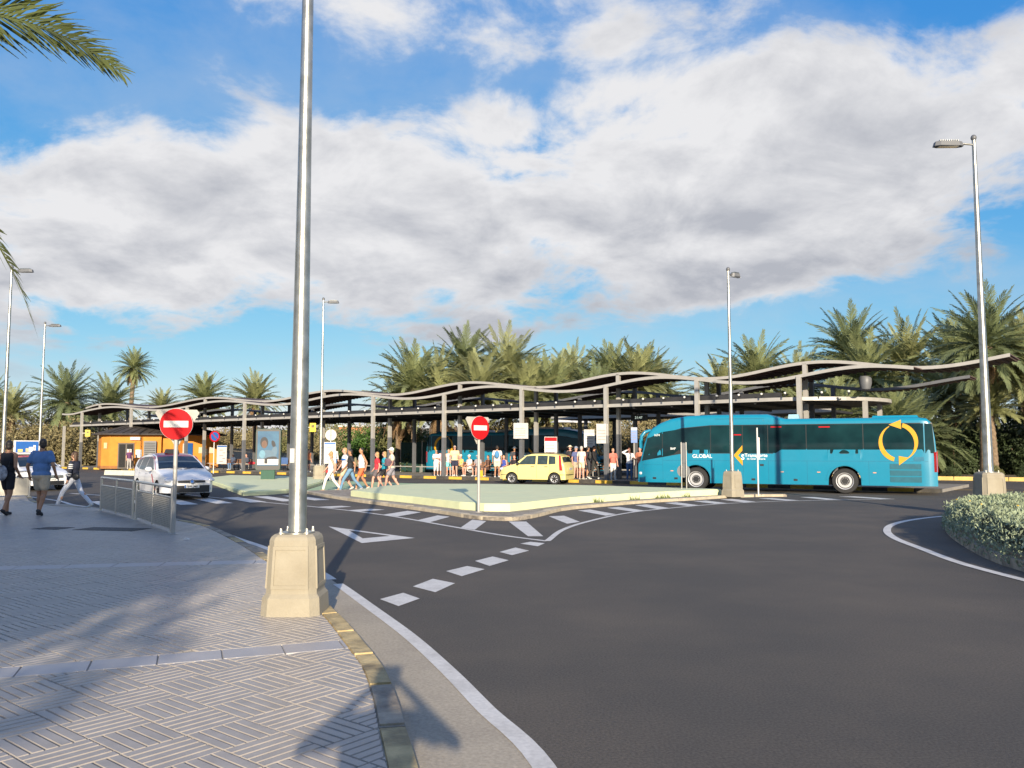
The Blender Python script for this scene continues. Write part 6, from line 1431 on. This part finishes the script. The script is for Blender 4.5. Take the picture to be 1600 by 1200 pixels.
for x, y, s in [(25, 61, 1.1), (28.5, 60, 1.1), (32, 60, 1.25), (36, 59, 1.25), (40, 58, 1.3), (22, 63, 1.1), (30, 65, 1.5), (35, 65, 1.6), (41, 64, 1.6), (26, 67, 1.5), (45, 60, 1.5), (34, 55.5, .75), (29.5, 56, .7), (25.5, 56.8, .7), (38.5, 54.5, .8), (-5.2, 68.5, .8), (-3.0, 69.5, .75), (-7.3, 68, .7)]: bush('dark', x, y, s, .1 if x > 15 else 0)
for k in range(9):
    x, y = 23.4 + k * 1.75 + random.uniform(-.5, .5), 51.9 - k * .75 + random.uniform(.3, 1.3); bush('olive' if k % 2 else 'dark', x, y, random.uniform(.16, .26), .1, 'low plants along the garden kerb')
for k in range(15): bush('tam' if k % 3 else 'olive', -38 + k * 4.6 + random.uniform(-1, 1), 86 + random.uniform(-3, 3) + (20 - 3.4 * k if k < 6 else -4), random.uniform(1.0, 1.35))
# terracotta wall seen under the canopy
t = empty('garden_wall', (-16.6, 95, 0), R(6), 'orange rendered garden wall between the bushes behind the platform', 'wall'); MB().box((0, 0, 2.2), (6.0, .3, 4.4)).build('wall_face', mat('terracotta_render', (.45, .19, .08), .85, var=.1, bump=.2), t); MB().box((0, 0, 4.45), (6.2, .45, .16)).build('coping', white_p, t)
# green mesh fence behind the platform
ft = empty('windbreak_fence', (-7.9, 66.5, 0), R(-28), 'dark green netting fence behind the platform', 'fence')
MB().box((3.0, 0, 1.2), (8.2, .03, 2.3)).build('netting', mat('green_netting', (.010, .045, .040), .8, var=.2, scale=3), ft)
for k in range(5): MB().tube([(-1.1 + k * 2.05, -.05, 0), (-1.1 + k * 2.05, -.05, 2.45)], .035, 8).build('post', greysteel, ft)
# far bank of the garden
bk = MB(); xs_ = np.linspace(-140, 140, 57)
for j, (yy, zz) in enumerate(((88, -.1), (100, 2.2), (125, 4.2), (170, 5.0), (260, 3))):
    for x in xs_: bk.v.append((x, yy + 6 * math.sin(x * .06) + (0 if j else 3), zz * (1 + .25 * math.sin(x * .11 + j)) if j else zz))
n = len(xs_)
for j in range(4):
    for i in range(n - 1): bk.f.append((j * n + i, j * n + i + 1, (j + 1) * n + i + 1, (j + 1) * n + i))
tag(bk.build('garden_bank', earth, None, 170), kind='structure')

# ---- silvery ground cover clipped as a low hedge on the planted island
hl = mat('hedge_leaf', (.29, .345, .22), .6, var=.30, scale=5, transl=.15)
rng = np.random.default_rng(5); pts = []
HO = HC + HNn * .17
hpoly = [tuple(p) for p in HO] + [(16.5, 12), (14, 6.6)]
HIN = HC - HNn * 0.0
def hedge_h(x, y):
    d = math.sqrt(float(((HO - np.array((x, y))) ** 2).sum(1).min())); return d
hv = []; nr = []
for _ in range(110000):
    x, y = rng.uniform(6.9, 13.8), rng.uniform(8.5, 20.5)
    if not inside(hpoly, (x, y)): continue
    if x > .64 * y + 2.2: continue
    d = hedge_h(x, y)
    if d < .02: continue
    top = .62 + .05 * math.sin(x * 3.1 + y) + .04 * math.sin(y * 4.3 - x * 2)
    if d < .34: top = .20 + (top - .20) * math.sqrt(max(0, 1 - ((.34 - d) / .34) ** 2)) if d > .1 else .35
    if d < .34: z = rng.uniform(.05, top)
    else: z = top - abs(rng.normal(0, .05))
    hv.append((x, y, z))
    if len(hv) > 42000: break
hv = np.array(hv); n = len(hv); a = rng.normal(0, 1, (n, 3)); a[:, 2] = np.abs(a[:, 2]) + .3; a /= np.linalg.norm(a, axis=1)[:, None]; b = np.cross(a, rng.normal(0, 1, (n, 3))); b /= np.linalg.norm(b, axis=1)[:, None]
s = rng.uniform(.022, .05, (n, 1)); V = np.stack([hv - b * s * .35, hv + a * s * .9 + b * s * .35, hv + a * s * 2.0, hv + a * s * .9 - b * s * .35], 1).reshape(-1, 3)
hd_ = empty('ground_cover_hedge', (9.5, 15, .2), 0, 'low clipped hedge of silvery green leaves on the planted island', 'hedge')
o = link('leaves', np_mesh('leaves', V - np.array((9.5, 15, .2)), np.arange(4 * n).reshape(n, 4), hl), hd_); tag(o, kind='stuff')
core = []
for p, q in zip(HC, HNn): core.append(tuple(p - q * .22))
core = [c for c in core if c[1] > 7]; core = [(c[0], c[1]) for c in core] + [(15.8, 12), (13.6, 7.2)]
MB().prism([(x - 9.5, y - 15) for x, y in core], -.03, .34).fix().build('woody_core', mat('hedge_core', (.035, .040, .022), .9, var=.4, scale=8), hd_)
fl_ = MB()
for k in range(26):
    i = rng.integers(0, n); p = hv[i] - np.array((9.5, 15, .2)); fl_.ell((p[0], p[1], p[2] + .06), (.022, .022, .014), 6, 4)
tag(fl_.build('yellow_blossom', yellow_p, hd_), kind='stuff')
print('objects', len(bpy.data.objects))

for x, y in ((4.1, 67.5), (5.5, 68.2)):
    t = empty('parasol', (x, y, 0), 0, 'small white parasol standing behind the far coach', 'parasol', 'white parasols behind the far coach')
    MB().tube([(0, 0, 0), (0, 0, 4.4)], .03, 8).build('pole', white_p, t); MB().lathe([(1.0, 3.95), (.98, 3.99), (.04, 4.45)], 8).build('canopy', white_p, t)
c = cp(-2.7, .9); t = empty('loudspeaker', (c[0], c[1], 4.42), 0, 'dark barrel-shaped loudspeaker hanging under the end of the wavy roof', 'loudspeaker')
MB().lathe([(.12, 0), (.20, .05), (.27, .3), (.27, .58), (.22, .64)], 16).build('case', darksteel, t, 40); MB().box((0, 0, .72), (.08, .08, .2)).build('bracket', blacksteel, t)
